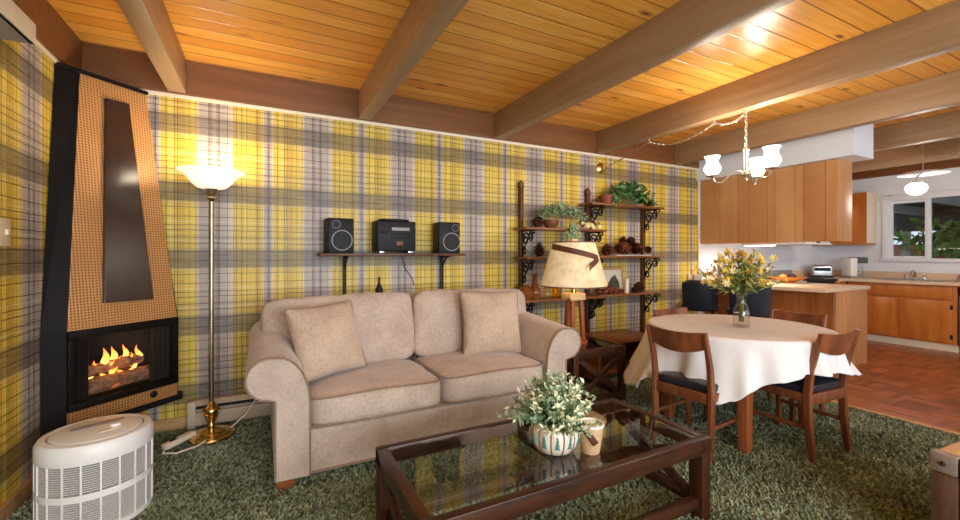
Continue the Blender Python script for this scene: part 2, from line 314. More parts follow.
# ------------------------------------------------------------------ mesh builder and object helpers
class MB:
    def __init__(s): s.bm = bmesh.new()
    def _faces(s, vs, quads):
        v = [s.bm.verts.new(p) for p in vs]
        for q in quads:
            try: s.bm.faces.new([v[i] for i in q])
            except ValueError: pass
        return v
    def hexa(s, p, b=0, seg=2):
        v = s._faces(p, [(0, 3, 2, 1), (4, 5, 6, 7), (0, 1, 5, 4), (1, 2, 6, 5), (2, 3, 7, 6), (3, 0, 4, 7)])
        if b > 0:
            es = {e for q in v for e in q.link_edges}
            bmesh.ops.bevel(s.bm, geom=list(es), offset=b, segments=seg, profile=0.5, affect='EDGES', clamp_overlap=True)
        return s
    def box(s, x0, x1, y0, y1, z0, z1, b=0.0, seg=2):
        return s.hexa([(x0, y0, z0), (x1, y0, z0), (x1, y1, z0), (x0, y1, z0), (x0, y0, z1), (x1, y0, z1), (x1, y1, z1), (x0, y1, z1)], b, seg)
    def bar(s, p, q, w, h, b=0.003, w2=None, h2=None, up=(0, 0, 1)):
        p, q = Vector(p), Vector(q); d = (q - p).normalized(); up = Vector(up)
        if abs(d.dot(up)) > .98: up = Vector((0, 1, 0))
        a = d.cross(up).normalized(); c = a.cross(d).normalized(); w2 = w2 or w; h2 = h2 or h
        pts = []
        for o, ww, hh in ((p, w, h), (q, w2, h2)):
            pts += [o - a * ww / 2 - c * hh / 2, o + a * ww / 2 - c * hh / 2, o + a * ww / 2 + c * hh / 2, o - a * ww / 2 + c * hh / 2]
        return s.hexa(pts, b)
    def sweep(s, pts, secs, up=(0, 1, 0)):
        """rectangular section (w, h) along a polyline"""
        pts = [Vector(p) for p in pts]; rings = []
        for i, p in enumerate(pts):
            d = (pts[min(i + 1, len(pts) - 1)] - pts[max(i - 1, 0)]).normalized()
            a = d.cross(Vector(up)).normalized(); c = a.cross(d).normalized(); w, h = secs[i]
            r = min(w, h) * .18; ring = []
            for sx, sy in ((-1, -1), (1, -1), (1, 1), (-1, 1)):
                k = [(sx * (w / 2 - r), sy * h / 2), (sx * w / 2, sy * (h / 2 - r))]
                if sx * sy > 0: k.reverse()
                ring += k
            rings.append([s.bm.verts.new(p + a * x + c * y) for x, y in ring])
        s._skin(rings, True); return s
    def _skin(s, rings, caps, closed=False):
        n = len(rings[0]); m = len(rings)
        for i in range(m if closed else m - 1):
            A, B = rings[i], rings[(i + 1) % m]
            for j in range(n):
                try: s.bm.faces.new((A[j], A[(j + 1) % n], B[(j + 1) % n], B[j]))
                except ValueError: pass
        if caps and not closed:
            for r in (rings[0], rings[-1]):
                try: s.bm.faces.new(r)
                except ValueError: pass
    def tube(s, pts, r, n=8, closed=False, caps=True):
        pts = [Vector(p) for p in pts]; m = len(pts); rings = []; prev = None
        for i, p in enumerate(pts):
            if closed: d = (pts[(i + 1) % m] - pts[i - 1]).normalized()
            else: d = (pts[min(i + 1, m - 1)] - pts[max(i - 1, 0)]).normalized()
            if prev is None:
                a = d.orthogonal().normalized()
            else:
                a = (prev - d * prev.dot(d))
                a = a.normalized() if a.length > 1e-6 else d.orthogonal().normalized()
            prev = a; b = d.cross(a); rr = r[i] if isinstance(r, (list, tuple)) else r
            rings.append([s.bm.verts.new(p + (a * math.cos(t * 2 * PI / n) + b * math.sin(t * 2 * PI / n)) * rr) for t in range(n)])
        s._skin(rings, caps, closed); return s
    def lathe(s, prof, c=(0, 0, 0), n=32, sx=1, sy=1, close=False, wob=None):
        rings = []
        for r, z in prof:
            ring = []
            for t in range(n):
                a = t * 2 * PI / n; k = wob(a, z) if wob else 1
                ring.append(s.bm.verts.new((c[0] + r * k * sx * math.cos(a), c[1] + r * k * sy * math.sin(a), c[2] + z)))
            rings.append(ring)
        s._skin(rings, True if not close else False, close); return s
    def prism(s, poly, f, t0, t1, b=0):
        """poly of (a,b) mapped by f(a,b,t)"""
        n = len(poly); A = [s.bm.verts.new(f(x, y, t0)) for x, y in poly]; B = [s.bm.verts.new(f(x, y, t1)) for x, y in poly]
        fs = [s.bm.faces.new(A), s.bm.faces.new(B[::-1])]
        for i in range(n): s.bm.faces.new((A[i], B[i], B[(i + 1) % n], A[(i + 1) % n]))
        if b:
            es = [e for fc in fs for e in fc.edges]
            bmesh.ops.bevel(s.bm, geom=es, offset=b, segments=3, profile=.5, affect='EDGES', clamp_overlap=True)
        return s
    def grid(s, f, nu, nv, wrapu=False):
        vs = [[s.bm.verts.new(f(i / nu, j / nv)) for j in range(nv + 1)] for i in range(nu if wrapu else nu + 1)]
        for i in range(nu):
            A, B = vs[i], vs[(i + 1) % len(vs)]
            for j in range(nv): s.bm.faces.new((A[j], B[j], B[j + 1], A[j + 1]))
        return s
    def ico(s, c, r, sub=2, sc=(1, 1, 1), jit=0, seed=0):
        k = bmesh.ops.create_icosphere(s.bm, subdivisions=sub, radius=1)
        for v in k['verts']:
            q = v.co.copy(); f = 1 + (jit * noise.noise(q * 2.3 + Vector((seed, 0, 0))) if jit else 0)
            v.co = Vector(c) + Vector((q.x * sc[0], q.y * sc[1], q.z * sc[2])) * r * f
        return s
    def cushion(s, c, w, d, h, p=7, crown=(0, 0, 0), rot=None, wr=0.0, seed=0, cuts=9):
        old = set(s.bm.verts)
        k = bmesh.ops.create_cube(s.bm, size=2)
        bmesh.ops.subdivide_edges(s.bm, edges=list({e for v in k['verts'] for e in v.link_edges}), cuts=cuts, use_grid_fill=True)
        vs = [v for v in s.bm.verts if v not in old]
        rot = rot or Matrix.Identity(3)
        for v in vs:
            x, y, z = v.co; t = (abs(x) ** p + abs(y) ** p + abs(z) ** p) ** (-1 / p); x, y, z = x * t, y * t, z * t
            X = x * (w / 2 + crown[0] * (1 - y * y) * (1 - z * z)); Yy = y * (d / 2 + crown[1] * (1 - x * x) * (1 - z * z)); Z = z * (h / 2 + crown[2] * (1 - x * x) * (1 - y * y))
            q = Vector((X, Yy, Z))
            if wr: q += q.normalized() * wr * noise.noise(Vector((X * 16 + seed, Yy * 9, Z * 5)))
            v.co = Vector(c) + rot @ q
        return s
    def leaf(s, p, d, nrm, ln, w):
        p, d = Vector(p), Vector(d).normalized(); a = d.cross(Vector(nrm)); a = a.normalized() if a.length > 1e-4 else d.orthogonal().normalized()
        u = a.cross(d)
        pts = [p, p + d * ln * .45 + a * w / 2 + u * ln * .06, p + d * ln, p + d * ln * .45 - a * w / 2 + u * ln * .06]
        v = [s.bm.verts.new(q) for q in pts]; s.bm.faces.new((v[0], v[1], v[2])); s.bm.faces.new((v[0], v[2], v[3]))
        return s
    def mesh(s, name, mat, smooth=True, ang=38):
        bmesh.ops.recalc_face_normals(s.bm, faces=s.bm.faces[:]) if len(s.bm.faces) < 60000 else None
        me = bpy.data.meshes.new(name); s.bm.to_mesh(me); s.bm.free(); me.materials.append(M[mat] if isinstance(mat, str) else mat)
        if smooth:
            me.shade_smooth(); me.set_sharp_from_angle(angle=math.radians(ang))
        return me
def mb(): return MB()
def part(name, b, mat, parent, label=None, **kw):
    o = bpy.data.objects.new(name, b.mesh(name, mat, **kw)); COL.objects.link(o); o.parent = parent
    if label: o['label'] = label
    return o
def tag(o, label, cat, group=None):
    o['label'] = label; o['category'] = cat
    if group: o['group'] = group
    return o
def thing(name, label, cat, loc=(0, 0, 0), rz=0, group=None):
    o = bpy.data.objects.new(name, None); COL.objects.link(o); o.location = loc; o.rotation_euler = (0, 0, rz); o.empty_display_size = .1
    return tag(o, label, cat, group)
def solo(name, b, mat, label, cat, loc=(0, 0, 0), rz=0, group=None, **kw):
    o = bpy.data.objects.new(name, b.mesh(name, mat, **kw)); COL.objects.link(o); o.location = loc; o.rotation_euler = (0, 0, rz)
    return tag(o, label, cat, group)
def struct(name, b, mat, parent=None, **kw):
    o = bpy.data.objects.new(name, b.mesh(name, mat, **kw)); COL.objects.link(o)
    if parent: o.parent = parent
    else: o['kind'] = 'structure'
    return o
def dup(root, loc, rz, label, group=None):
    r = root.copy(); COL.objects.link(r); r.location = loc; r.rotation_euler = (0, 0, rz); r['label'] = label
    if group: r['group'] = group
    for ch in list(root.children):
        c = ch.copy(); COL.objects.link(c); c.parent = r
        for g in list(ch.children):
            d = g.copy(); COL.objects.link(d); d.parent = c
    return r
def arc(cx, cy, r, a0, a1, n):
    return [(cx + r * math.cos(math.radians(a0 + (a1 - a0) * i / n)), cy + r * math.sin(math.radians(a0 + (a1 - a0) * i / n))) for i in range(n + 1)]

# ------------------------------------------------------------------ the room
XL, YB, XR, YF, ZT, ZC = -1.06, 3.61, 8.2, -2.4, 2.335, 2.59
XP = 5.08                                                   # where the plaid stops and the kitchen's white wall starts
XC = 4.2                                                    # edge of the carpet
struct('floor', mb().box(XL - .1, XR + .1, YF - .1, YB + .1, -.08, 0.0), 'carpet')
struct('floor_kitchen', mb().box(XC, XR, YF, YB, 0.0, .006), 'parquet')
struct('trim_1', mb().box(XC - .02, XC + .02, YF, YB, 0, .014, .003), 'sole_ash')
struct('ceiling', mb().box(XL - .1, XR + .1, YF - .1, YB + .1, ZC, ZC + .06), 'ceil')
struct('wall_back', mb().box(XL - .1, XP, YB, YB + .1, 0, ZC), 'plaid_back')
struct('wall_kitchen_back', mb().box(XP, XR + .1, YB, YB + .1, 0, ZC), 'white')
struct('wall_left', mb().box(XL - .1, XL, YF - .1, YB, 0, ZC), 'plaid_left')
# right wall with the kitchen window opening (Y 1.30..2.88, z 1.13..2.04)
wr = mb()
wr.box(XR, XR + .1, YF, 1.30, 0, ZC); wr.box(XR, XR + .1, 2.79, YB, 0, ZC); wr.box(XR, XR + .1, 1.30, 2.79, 0, 1.16); wr.box(XR, XR + .1, 1.30, 2.79, 2.04, ZC)
struct('wall_right', wr, 'white')
# wall behind the camera with two large window openings for the daylight
wf = mb()
for x0, x1 in ((XL, -.7), (2.5, 3.9), (6.5, XR)): wf.box(x0, x1, YF - .1, YF, .6, 2.3)
wf.box(XL, XR, YF - .1, YF, 0, .6); wf.box(XL, XR, YF - .1, YF, 2.3, ZC)
struct('wall_front', wf, 'white')
struct('trim_2', mb().box(XL, XP, YB - .016, YB, ZT - .012, ZT + .014, .003), 'cream')          # light strip above the wallpaper
struct('trim_3', mb().box(XL, XL + .016, YF, YB - .016, ZT - .012, ZT + .014, .003), 'cream')
struct('trim_4', mb().box(XL, XR, YB - .035, YB, ZT + .014, ZC), 'ledger')
struct('trim_5', mb().box(XL, XL + .035, YF, YB - .035, ZT + .014, ZC), 'ledger')
struct('trim_6', mb().box(XP - .012, XP + .012, YB - .014, YB, 0, ZT - .012, .003), 'cream')
struct('trim_7', mb().box(XR - .04, XR, YF, YB - .035, 2.38, ZC), 'ledger')
struct('baseboard_left', mb().box(XL, XL + .018, YF, YB - .018, 0, .085, .004), 'sole_ash')
struct('baseboard_back', mb().box(XL, XP, YB - .018, YB, 0, .085, .004), 'sole_ash')
for i, x in enumerate((-.576, .712, 1.996, 3.300, 4.578, 5.87, 7.16)):
    o = struct('ceiling_beam', mb().box(x, x + .105, YF, YB - .035, 2.352, ZC, .005), 'beam')
# soffit above the hanging kitchen cabinet
struct('soffit', mb().box(5.05, 5.46, 1.96, YB, 2.185, ZC), 'soffit')

# kitchen window
wo = struct('window_1', mb().box(XR - .03, XR + .02, 1.24, 2.86, 2.0, 2.09, .006).box(XR - .05, XR + .02, 1.24, 2.86, 1.12, 1.17, .006)
            .box(XR - .03, XR + .02, 2.76, 2.84, 1.16, 2.01, .006).box(XR - .03, XR + .02, 1.26, 1.33, 1.16, 2.01, .006), 'white')
part('mullion', mb().box(XR - .01, XR + .05, 2.33, 2.385, 1.16, 2.01, .004), 'white', wo)
part('sash', mb().box(XR + .02, XR + .05, 2.73, 2.77, 1.17, 2.0).box(XR + .02, XR + .05, 2.385, 2.73, 1.17, 1.20).box(XR + .02, XR + .05, 2.385, 2.73, 1.96, 2.0), 'white', wo)
part('pane', mb().box(XR + .03, XR + .036, 1.33, 2.34, 1.17, 2.0).box(XR + .03, XR + .036, 2.38, 2.74, 1.19, 1.97), 'pane', wo)
for y in (2.74, 2.42, 1.95):
    part('curtain_hook', mb().tube([(XR - .03, y, 2.075), (XR - .07, y, 2.075), (XR - .075, y, 2.09)], .006), 'pewter', wo)

# ------------------------------------------------------------------ outside the kitchen window
struct('ground_outside', mb().box(XR + .1, 16, -4, 10, -.3, -.2), 'patio')
pr = thing('patio_roof', 'dark covered patio roof with pale rafters seen through the kitchen window', 'roof', (10.4, 2.6, 0))
part('roof_deck', mb().box(-2.0, 2.2, -3.5, 3.5, 2.18, 2.24), 'patio', pr)
for y in (-2.4, -1.2, -.1, .9, 2.0):
    part('rafter', mb().box(-2.0, 2.2, y, y + .09, 2.02, 2.18), 'patio_beam', pr)
part('fascia_beam', mb().box(2.1, 2.2, -3.5, 3.5, 1.72, 2.18), 'patio', pr)
for y in (-1.6, 1.28):
    part('post', mb().box(2.08, 2.2, y, y + .12, -.2, 1.72), 'patio_beam', pr)
fb = mb()
for i in range(9): fb.box(13.2, 13.26, 1.0 + i * .42, 1.40 + i * .42, -.2, 1.45)
solo('garden_fence', fb, 'brickred', 'reddish board fence far outside behind the kitchen window', 'fence')
bu = mb(); rr = random.Random(3)
for i in range(420):
    a = Vector((rr.gauss(0, .4), rr.gauss(0, .42), rr.gauss(0, .15)))
    bu.leaf((12.0 + a.x, 3.0 + a.y, 1.5 + a.z), (rr.uniform(-1, 1), rr.uniform(-1, 1), rr.uniform(-1, 1)), (rr.uniform(-1, 1), rr.uniform(-1, 1), 1), .22, .14)
bs = thing('garden_shrub', 'light green leafy shrub outside beyond the kitchen window', 'shrub', (0, 0, 0))
part('foliage', bu, 'bush', bs, smooth=False)
part('stem', mb().tube([(12.0, 3.0, -.2), (12.0, 3.0, 1.3)], .06), 'stem', bs)

# ------------------------------------------------------------------ carpet pile
pb_v, pb_f = [], []
rr = random.Random(11)
def tuft(x, y):
    h = rr.uniform(.008, .019); a = rr.uniform(0, 2 * PI); w = rr.uniform(.004, .008); lx, ly = rr.gauss(0, .011), rr.gauss(0, .011)
    i = len(pb_v); ca, sa = math.cos(a) * w, math.sin(a) * w
    pb_v.extend([(x - ca, y - sa, 0), (x + ca, y + sa, 0), (x + lx + ca * .4, y + ly + sa * .4, h), (x + lx - ca * .4, y + ly - sa * .4, h)])
    pb_f.append((i, i + 1, i + 2, i + 3))
cth, sth = 0.8887, 0.4585
n_ok = 0
while n_ok < 95000:
    x = rr.uniform(XL + .02, XC - .03); y = rr.uniform(.55, YB - .03)
    d = sth * x + cth * y
    if d < .9: continue
    u = (cth * x - sth * y) / d
    if abs(u) > 1.25 or rr.random() > min(1, (2.1 / d) ** 1.5): continue
    tuft(x, y); n_ok += 1
me = bpy.data.meshes.new('carpet_pile'); me.from_pydata(pb_v, [], pb_f); me.materials.append(M['pile'])
o = bpy.data.objects.new('carpet_pile', me); COL.objects.link(o); tag(o, 'thick dark green shag carpet pile under the living and dining furniture', 'carpet'); o['kind'] = 'stuff'

# ------------------------------------------------------------------ corner fireplace
fp = thing('corner_fireplace', 'tall black and copper-mesh prefabricated fireplace tapering up the plaid corner', 'fireplace', (-.7405, 3.30, 0), math.radians(43.5))
hb = [(-.373, .064), (-.29, .006), (.31, .006), (.365, .072), (-.018, .430)]
ht = [(-.247, .196), (-.139, .190), (.233, .190), (.228, .204), (-.018, .428)]
b = mb(); rings = [[b.bm.verts.new((x, y, z)) for x, y in pl] for pl, z in ((hb, .80), (ht, 2.318))]; b._skin(rings, True)
part('hood', b, 'blackmetal', fp, smooth=False)
q = [(-.288, 0, .802), (.31, 0, .802), (.31, .012, .802), (-.288, .012, .802), (-.137, .183, 2.31), (.231, .183, 2.31), (.231, .195, 2.31), (-.137, .195, 2.31)]
part('mesh_front', mb().hexa(q, .002), 'weave', fp, 'punched copper mesh front', smooth=False)
q = [(-.117, -.006, .942), (.156, -.008, .938), (.156, .012, .940), (-.117, .018, .942), (-.021, .152, 2.201), (.108, .150, 2.206), (.108, .19, 2.206), (-.021, .19, 2.201)]
part('inset_panel', mb().hexa(q, .003), 'darkpanel', fp, 'dark bronze tapering panel', smooth=False)
part('top_rim', mb().bar((-.25, .19, 2.322), (-.139, .178, 2.322), .02, .02).bar((-.139, .178, 2.322), (.236, .178, 2.322), .02, .02), 'blackmetal', fp)
b = mb()
b.prism(hb[:2] + [(-.27, .02), (-.353, .09)], lambda x, y, t: (x, y, t), .24, .80)
part('side_panel', b, 'blackmetal', fp, smooth=False)
b = mb()
b.prism([(.29, .02), (.31, .006), (.365, .072), (.345, .09)], lambda x, y, t: (x, y, t), .24, .80)
part('side_panel', b, 'blackmetal', fp, smooth=False)
b = mb().prism([(-.345, .078), (-.018, .405), (.338, .078), (.322, .078), (-.018, .388), (-.329, .078)], lambda x, y, t: (x, y, t), .36, .80)
b.prism([(-.27, .022), (-.329, .078), (-.018, .388), (.322, .078), (.285, .022)], lambda x, y, t: (x, y, t), .36, .374)
b.prism([(-.27, .022), (-.329, .078), (-.018, .388), (.322, .078), (.285, .022)], lambda x, y, t: (x, y, t), .786, .80)
part('firebox', b, 'fire_brick', fp, smooth=False)
b = mb().box(-.29, .312, -.014, .02, .755, .80, .003).box(-.29, .312, -.014, .02, .355, .395, .003).box(-.29, -.258, -.012, .02, .395, .755, .003).box(.28, .312, -.012, .02, .395, .755, .003)
part('door_frame', b, 'blackmetal', fp)
for side in (-1, 1):
    b = mb()
    x0, x1 = (-.258, -.175) if side < 0 else (.155, .28)
    def cur(u, v, x0=x0, x1=x1): return (x0 + (x1 - x0) * u, .035 + .010 * math.sin(u * 2 * PI * 4), .395 + .36 * v)
    b.grid(cur, 40, 1)
    part('mesh_curtain', b, 'mesh_curtain', fp)
part('glass_pane', mb().box(-.26, .285, .002, .006, .393, .757), 'clear', fp, smooth=False)
part('mesh_strip', mb().box(-.288, .308, -.004, .02, .272, .356, .002), 'weave', fp, 'punched mesh strip below the fire', smooth=False)
kb = part('damper_knob', mb().lathe([(0, 0), (.022, 0), (.022, .006), (.012, .01), (.012, .022), (0, .024)], n=20), 'black', fp)
kb.location = (.155, -.004, .322); kb.rotation_euler = (PI / 2, 0, 0)
part('ledge', mb().prism([(-.375, .05), (-.30, -.02), (.335, -.02), (.41, .085), (-.01, .432)], lambda x, y, t: (x, y, t), .238, .268), 'black', fp, smooth=False)
part('grate', mb().tube([(-.17, .10, .39), (.15, .10, .39)], .008).tube([(-.17, .22, .39), (.15, .22, .39)], .008).tube([(-.12, .08, .385), (-.12, .24, .385)], .008).tube([(.10, .08, .385), (.10, .24, .385)], .008), 'iron', fp)
b_fl = [(.085, .16, .57, .10, .02), (.16, .15, .55, .10, .02), (-.14, .15, .54, .06, .016), (.0, .11, .50, .05, .018), (.09, .11, .49, .04, .014), (-.03, .15, .55, .12, .026), (.02, .16, .56, .11, .024), (-.075, .15, .53, .07, .020), (.06, .15, .53, .07, .018), (-.005, .13, .52, .07, .02), (.11, .15, .54, .07, .018), (.135, .14, .50, .09, .014), (-.11, .14, .50, .05, .016), (.03, .12, .49, .04, .015), (-.05, .12, .49, .04, .015)]
for i, (x, y, z, hh, r) in enumerate(b_fl):
    pts, rs = [], []
    for k in range(8):
        t = k / 7; pts.append((x + .012 * math.sin(t * 5 + i), y + .008 * math.cos(t * 4 + i * 2), z - .02 + hh * t)); rs.append(max(.001, r * (1 - t) ** .8 * (.55 + 1.1 * t * (1 - t) * 2)))
    part('flame', mb().tube(pts, rs, 10), 'flame', fp)
def fw(lx, ly): c_, s_ = math.cos(math.radians(43.5)), math.sin(math.radians(43.5)); return (-.7405 + lx * c_ - ly * s_, 3.30 + lx * s_ + ly * c_)
for i, (p, q, r, lab) in enumerate((((-.185, .095, .445), (.205, .105, .447), .047, 'large front firewood log glowing at the bottom of the fire'),
                                    ((-.16, .215, .444), (.16, .20, .444), .045, 'rear firewood log behind the front log in the fire'),
                                    ((-.17, .15, .52), (.18, .16, .54), .036, 'charred split log lying on top of the burning logs'))):
    P0 = (*fw(p[0], p[1]), p[2]); P1 = (*fw(q[0], q[1]), q[2]); pts, rs = [], []
    for k in range(15):
        t = k / 14; v = Vector(P0).lerp(Vector(P1), t); pts.append(v); rs.append(r * (1 + .10 * noise.noise(v * 24 + Vector((i * 3, 0, 0)))))
    solo('firewood_log', mb().tube(pts, rs, 14), 'log', lab, 'firewood', group='logs in the fireplace')
point('fire_glow', (*fw(0, .08), .60), .5, (1, .42, .12), .05)

# ------------------------------------------------------------------ baseboard heater and cord
hh = thing('baseboard_heater', 'low beige baseboard heater on the plaid wall behind the floor lamp', 'heater', (-.46, 3.545, 0))
part('casing', mb().box(0, 1.9, .005, .045, .02, .195, .004).box(0, .05, -.03, .045, .015, .20, .004), 'heater', hh)
part('top_hood', mb().hexa([(.05, -.02, .165), (1.9, -.02, .165), (1.9, .045, .165), (.05, .045, .165), (.05, .0, .198), (1.9, .0, .198), (1.9, .045, .202), (.05, .045, .202)], .003), 'heater', hh)
part('front_cover', mb().box(.05, 1.9, -.035, -.025, .035, .125, .003), 'heater', hh)
part('slot', mb().box(.05, 1.9, -.012, .01, .142, .162), 'black', hh, 'black strip as the shadow line under the hood')  # black strip paints the shadow line below the heater's top hood
b = mb().tube([(.06, 3.59, .33), (.05, 3.55, .31), (-.02, 3.5, .20), (-.10, 3.45, .09), (-.20, 3.36, .03), (-.30, 3.25, .032), (-.36, 3.15, .032), (-.46, 3.10, .03), (-.53, 3.13, .032), (-.525, 3.17, .04)], .0055, 8)
ec = solo('extension_cord', b, 'cream', 'cream extension cord with inline box curling round the floor lamp foot', 'cord')
part('inline_box', mb().bar((-.53, 3.17, .052), (-.40, 3.33, .056), .05, .034, .008), 'cream', ec)
part('rocker_switch', mb().bar((-.505, 3.202, .072), (-.48, 3.232, .073), .018, .008, .002), 'black', ec, 'black rocker switch')
part('wall_plug', mb().box(.04, .085, 3.555, 3.61, .315, .355, .006), 'cream', ec)

# ------------------------------------------------------------------ torchiere floor lamp
LX, LY = -.30, 3.33
fl = thing('floor_lamp', 'tall brass torchiere floor lamp with lit white glass bowl', 'lamp', (LX, LY, 0))
part('base', mb().lathe([(0, .015), (.135, .015), (.14, .022), (.135, .032), (.118, .036), (.112, .044), (.085, .046), (.078, .056), (.05, .062), (.03, .075), (.0, .076)], n=40), 'gold', fl)
part('stem_knob', mb().lathe([(.018, .07), (.028, .09), (.02, .11), (.034, .135), (.044, .165), (.03, .18), (.052, .192), (.05, .20), (.03, .215), (.018, .24), (.012, .25)], n=24), 'gold', fl)
part('pole', mb().tube([(0, 0, .23), (0, 0, .9), (0, 0, 1.60)], .0135, 14), 'brass', fl)
part('collar', mb().lathe([(.014, 1.58), (.03, 1.60), (.022, 1.615), (.036, 1.635), (.038, 1.66), (.045, 1.668), (0.0, 1.669)], n=24), 'brass', fl)
part('glass_bowl', mb().lathe([(.045, 1.662), (.085, 1.672), (.115, 1.70), (.14, 1.735), (.17, 1.765), (.195, 1.778), (.198, 1.781), (.19, 1.785), (.165, 1.772), (.135, 1.742), (.11, 1.708), (.08, 1.68), (.045, 1.668)], n=48, close=False), 'torch_glass', fl)
part('bulb', mb().ico((0, 0, 1.725), .035, 2, (1, 1, 1.2)), 'bulb', fl)
point('torchiere_light', (LX, LY, 1.82), 10, (1, .82, .60), .09)

# ------------------------------------------------------------------ air purifier
ap = thing('air_purifier', 'round white air purifier with slotted grille in the left foreground', 'air purifier', (-.69, 2.60, 0))
RP = .205
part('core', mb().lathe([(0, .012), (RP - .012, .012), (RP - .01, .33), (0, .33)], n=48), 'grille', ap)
part('base_ring', mb().lathe([(0, 0), (RP - .012, 0), (RP + .002, .012), (RP + .004, .034), (RP - .006, .036), (0, .036)], n=56), 'whitepl', ap)
part('middle_band', mb().lathe([(RP - .01, .165), (RP + .004, .165), (RP + .004, .195), (RP - .01, .195)], n=56, close=True), 'whitepl', ap)
b = mb()
for i in range(30):
    z = .040 + i * .0096
    if .160 < z < .198: continue
    b.lathe([(RP - .010, z), (RP + .001, z), (RP + .001, z + .0026), (RP - .010, z + .0026)], n=48, close=True)
part('grille', b, 'whitepl', ap, smooth=False)
for i in range(20):
    a = i * 2 * PI / 20; c_, s_ = math.cos(a), math.sin(a)
    part('rib', mb().bar(((RP + .001) * c_, (RP + .001) * s_, .034), ((RP + .001) * c_, (RP + .001) * s_, .335), .007, .007, .001, up=(c_, s_, 0)), 'whitepl', ap)
part('top_cap', mb().lathe([(RP - .01, .322), (RP + .004, .322), (RP + .006, .33), (RP + .005, .385), (RP - .006, .402), (RP - .03, .406), (RP - .034, .398), (0, .398)], n=56), 'whitepl', ap)
part('groove', mb().lathe([(RP - .037, .3985), (RP - .03, .4035), (RP - .027, .4035), (RP - .034, .3985)], n=56, close=True), 'greypl', ap, 'dark groove round the lid')
part('lid', mb().lathe([(RP - .037, .396), (RP - .04, .406), (RP - .055, .410), (0, .414)], n=56), 'whitepl', ap)
part('handle_recess', mb().cushion((-.01, .045, .413), .20, .055, .006, 3.5, rot=Matrix.Rotation(math.radians(28), 3, 'Z')), 'greypl', ap, 'grey recessed handle')
part('control_knob', mb().lathe([(0, .410), (.022, .412), (.02, .426), (0, .428)], c=(.07, -.015, 0), n=20), 'whitepl', ap)
part('control_plate', mb().cushion((.06, -.055, .413), .08, .024, .004, 4, rot=Matrix.Rotation(math.radians(28), 3, 'Z')), 'cream', ap)

# ------------------------------------------------------------------ sofa
sf = thing('sofa', 'beige chenille rolled-arm sofa with two seat cushions along the plaid wall', 'sofa', (.995, 2.40, 0))
part('base', mb().box(-.80, .80, .012, .92, .065, .292, .012, 3), 'sofa', sf)
part('welt', mb().tube([(-.775, .008, .068), (.775, .008, .068)], .007), 'pipe', sf)
part('back_frame', mb().cushion((0, .86, .50), 1.72, .15, .84, 9, wr=.004), 'sofa', sf)
def arm_prof(side):
    pts = [(-.772, .06), (-.772, .25), (-.772, .45)]
    pts += [(-.935 + .163 * math.cos(math.radians(a)), .45 + .25 * math.sin(math.radians(a))) for a in range(12, 80, 11)]
    pts += [(-.965 + .108 * math.cos(math.radians(a)), .592 + .108 * math.sin(math.radians(a))) for a in range(76, 284, 16)]
    pts += [(-.938, .476), (-.938, .25), (-.938, .06)]
    return [(x * -side, z) for x, z in pts]
for side in (-1, 1):
    pr_ = arm_prof(side)
    b = mb()
    ys = [0, .012, .03, .3, .6, .80, .90, .93]
    rings = []
    for y in ys:
        k = {0: .972, .012: .992}.get(y, 1.0); lift = .075 * max(0, (y - .05) / .88) ; cx, cz = -.845 * -side, .34
        ring = []
        for x, z in pr_:
            zz = z + lift * max(0, min(1, (z - .30) / .3)); ring.append(b.bm.verts.new((cx + (x - cx) * k, y, cz + (zz - cz) * k if z > .07 else zz)))
        rings.append(ring)
    b._skin(rings, True)
    ar = part('arm', b, 'sofa', sf, ang=50)
    prp = [(x * .996 + 0, -.001, z) for x, z in pr_]
    part('arm_welt', mb().tube(prp, .0055, 6), 'pipe', ar)
for x in (-.885, .885):
    for y in (.06, .84):
        part('foot', mb().hexa([(x - .04, y - .04, 0), (x + .04, y - .04, 0), (x + .04, y + .04, 0), (x - .04, y + .04, 0), (x - .05, y - .05, .065), (x + .05, y - .05, .065), (x + .05, y + .05, .065), (x - .05, y + .05, .065)], .004), 'shelfwood', sf, 'wooden block foot')
def rect_loop(w, d, p, n=48):
    o = []
    for i in range(n):
        a = i * 2 * PI / n; x, y = math.cos(a), math.sin(a); t = (abs(x) ** p + abs(y) ** p) ** (-1 / p); o.append((x * t * w / 2, y * t * d / 2))
    return o
for i, x in enumerate((-.3865, .3865)):
    c = part('seat_cushion', mb().cushion((x, .325, .379 + .004 * i), .772, .66, .168 + .012 * i, 9, (0, .014, .036), wr=.007, seed=i * 5, cuts=15), 'sofa', sf)
    for zz in (.318, .446):
        part('seat_welt', mb().tube([(x + px_, .325 + py_, zz + (.008 + .008 * i if zz > .4 else -.002) + (.012 if zz > .4 else 0) * (1 - abs(px_) / .384) - (.012 if zz < .4 else 0) * (1 - abs(px_) / .384)) for px_, py_ in rect_loop(.766, .672, 12, 64)], .0055, 6, True), 'pipe', c)
for i, s_ in enumerate((-1, 1)):
    rt = Matrix.Rotation(math.radians(-11), 3, 'X') @ Matrix.Rotation(math.radians(1.5 * s_), 3, 'Y')
    c = part('back_cushion', mb().cushion((s_ * .497, .655, .69), 1.0, .19, .50, 8, (0, .045, .006), rot=rt, wr=.016, seed=20 + i * 7, cuts=17), 'sofa', sf)
    lp = [Vector((s_ * .497, .655, .69)) + rt @ Vector((px_, -.062, pz_)) for px_, pz_ in rect_loop(.985, .485, 9, 64)]
    part('back_welt', mb().tube(lp, .0055, 6, True), 'pipe', c)

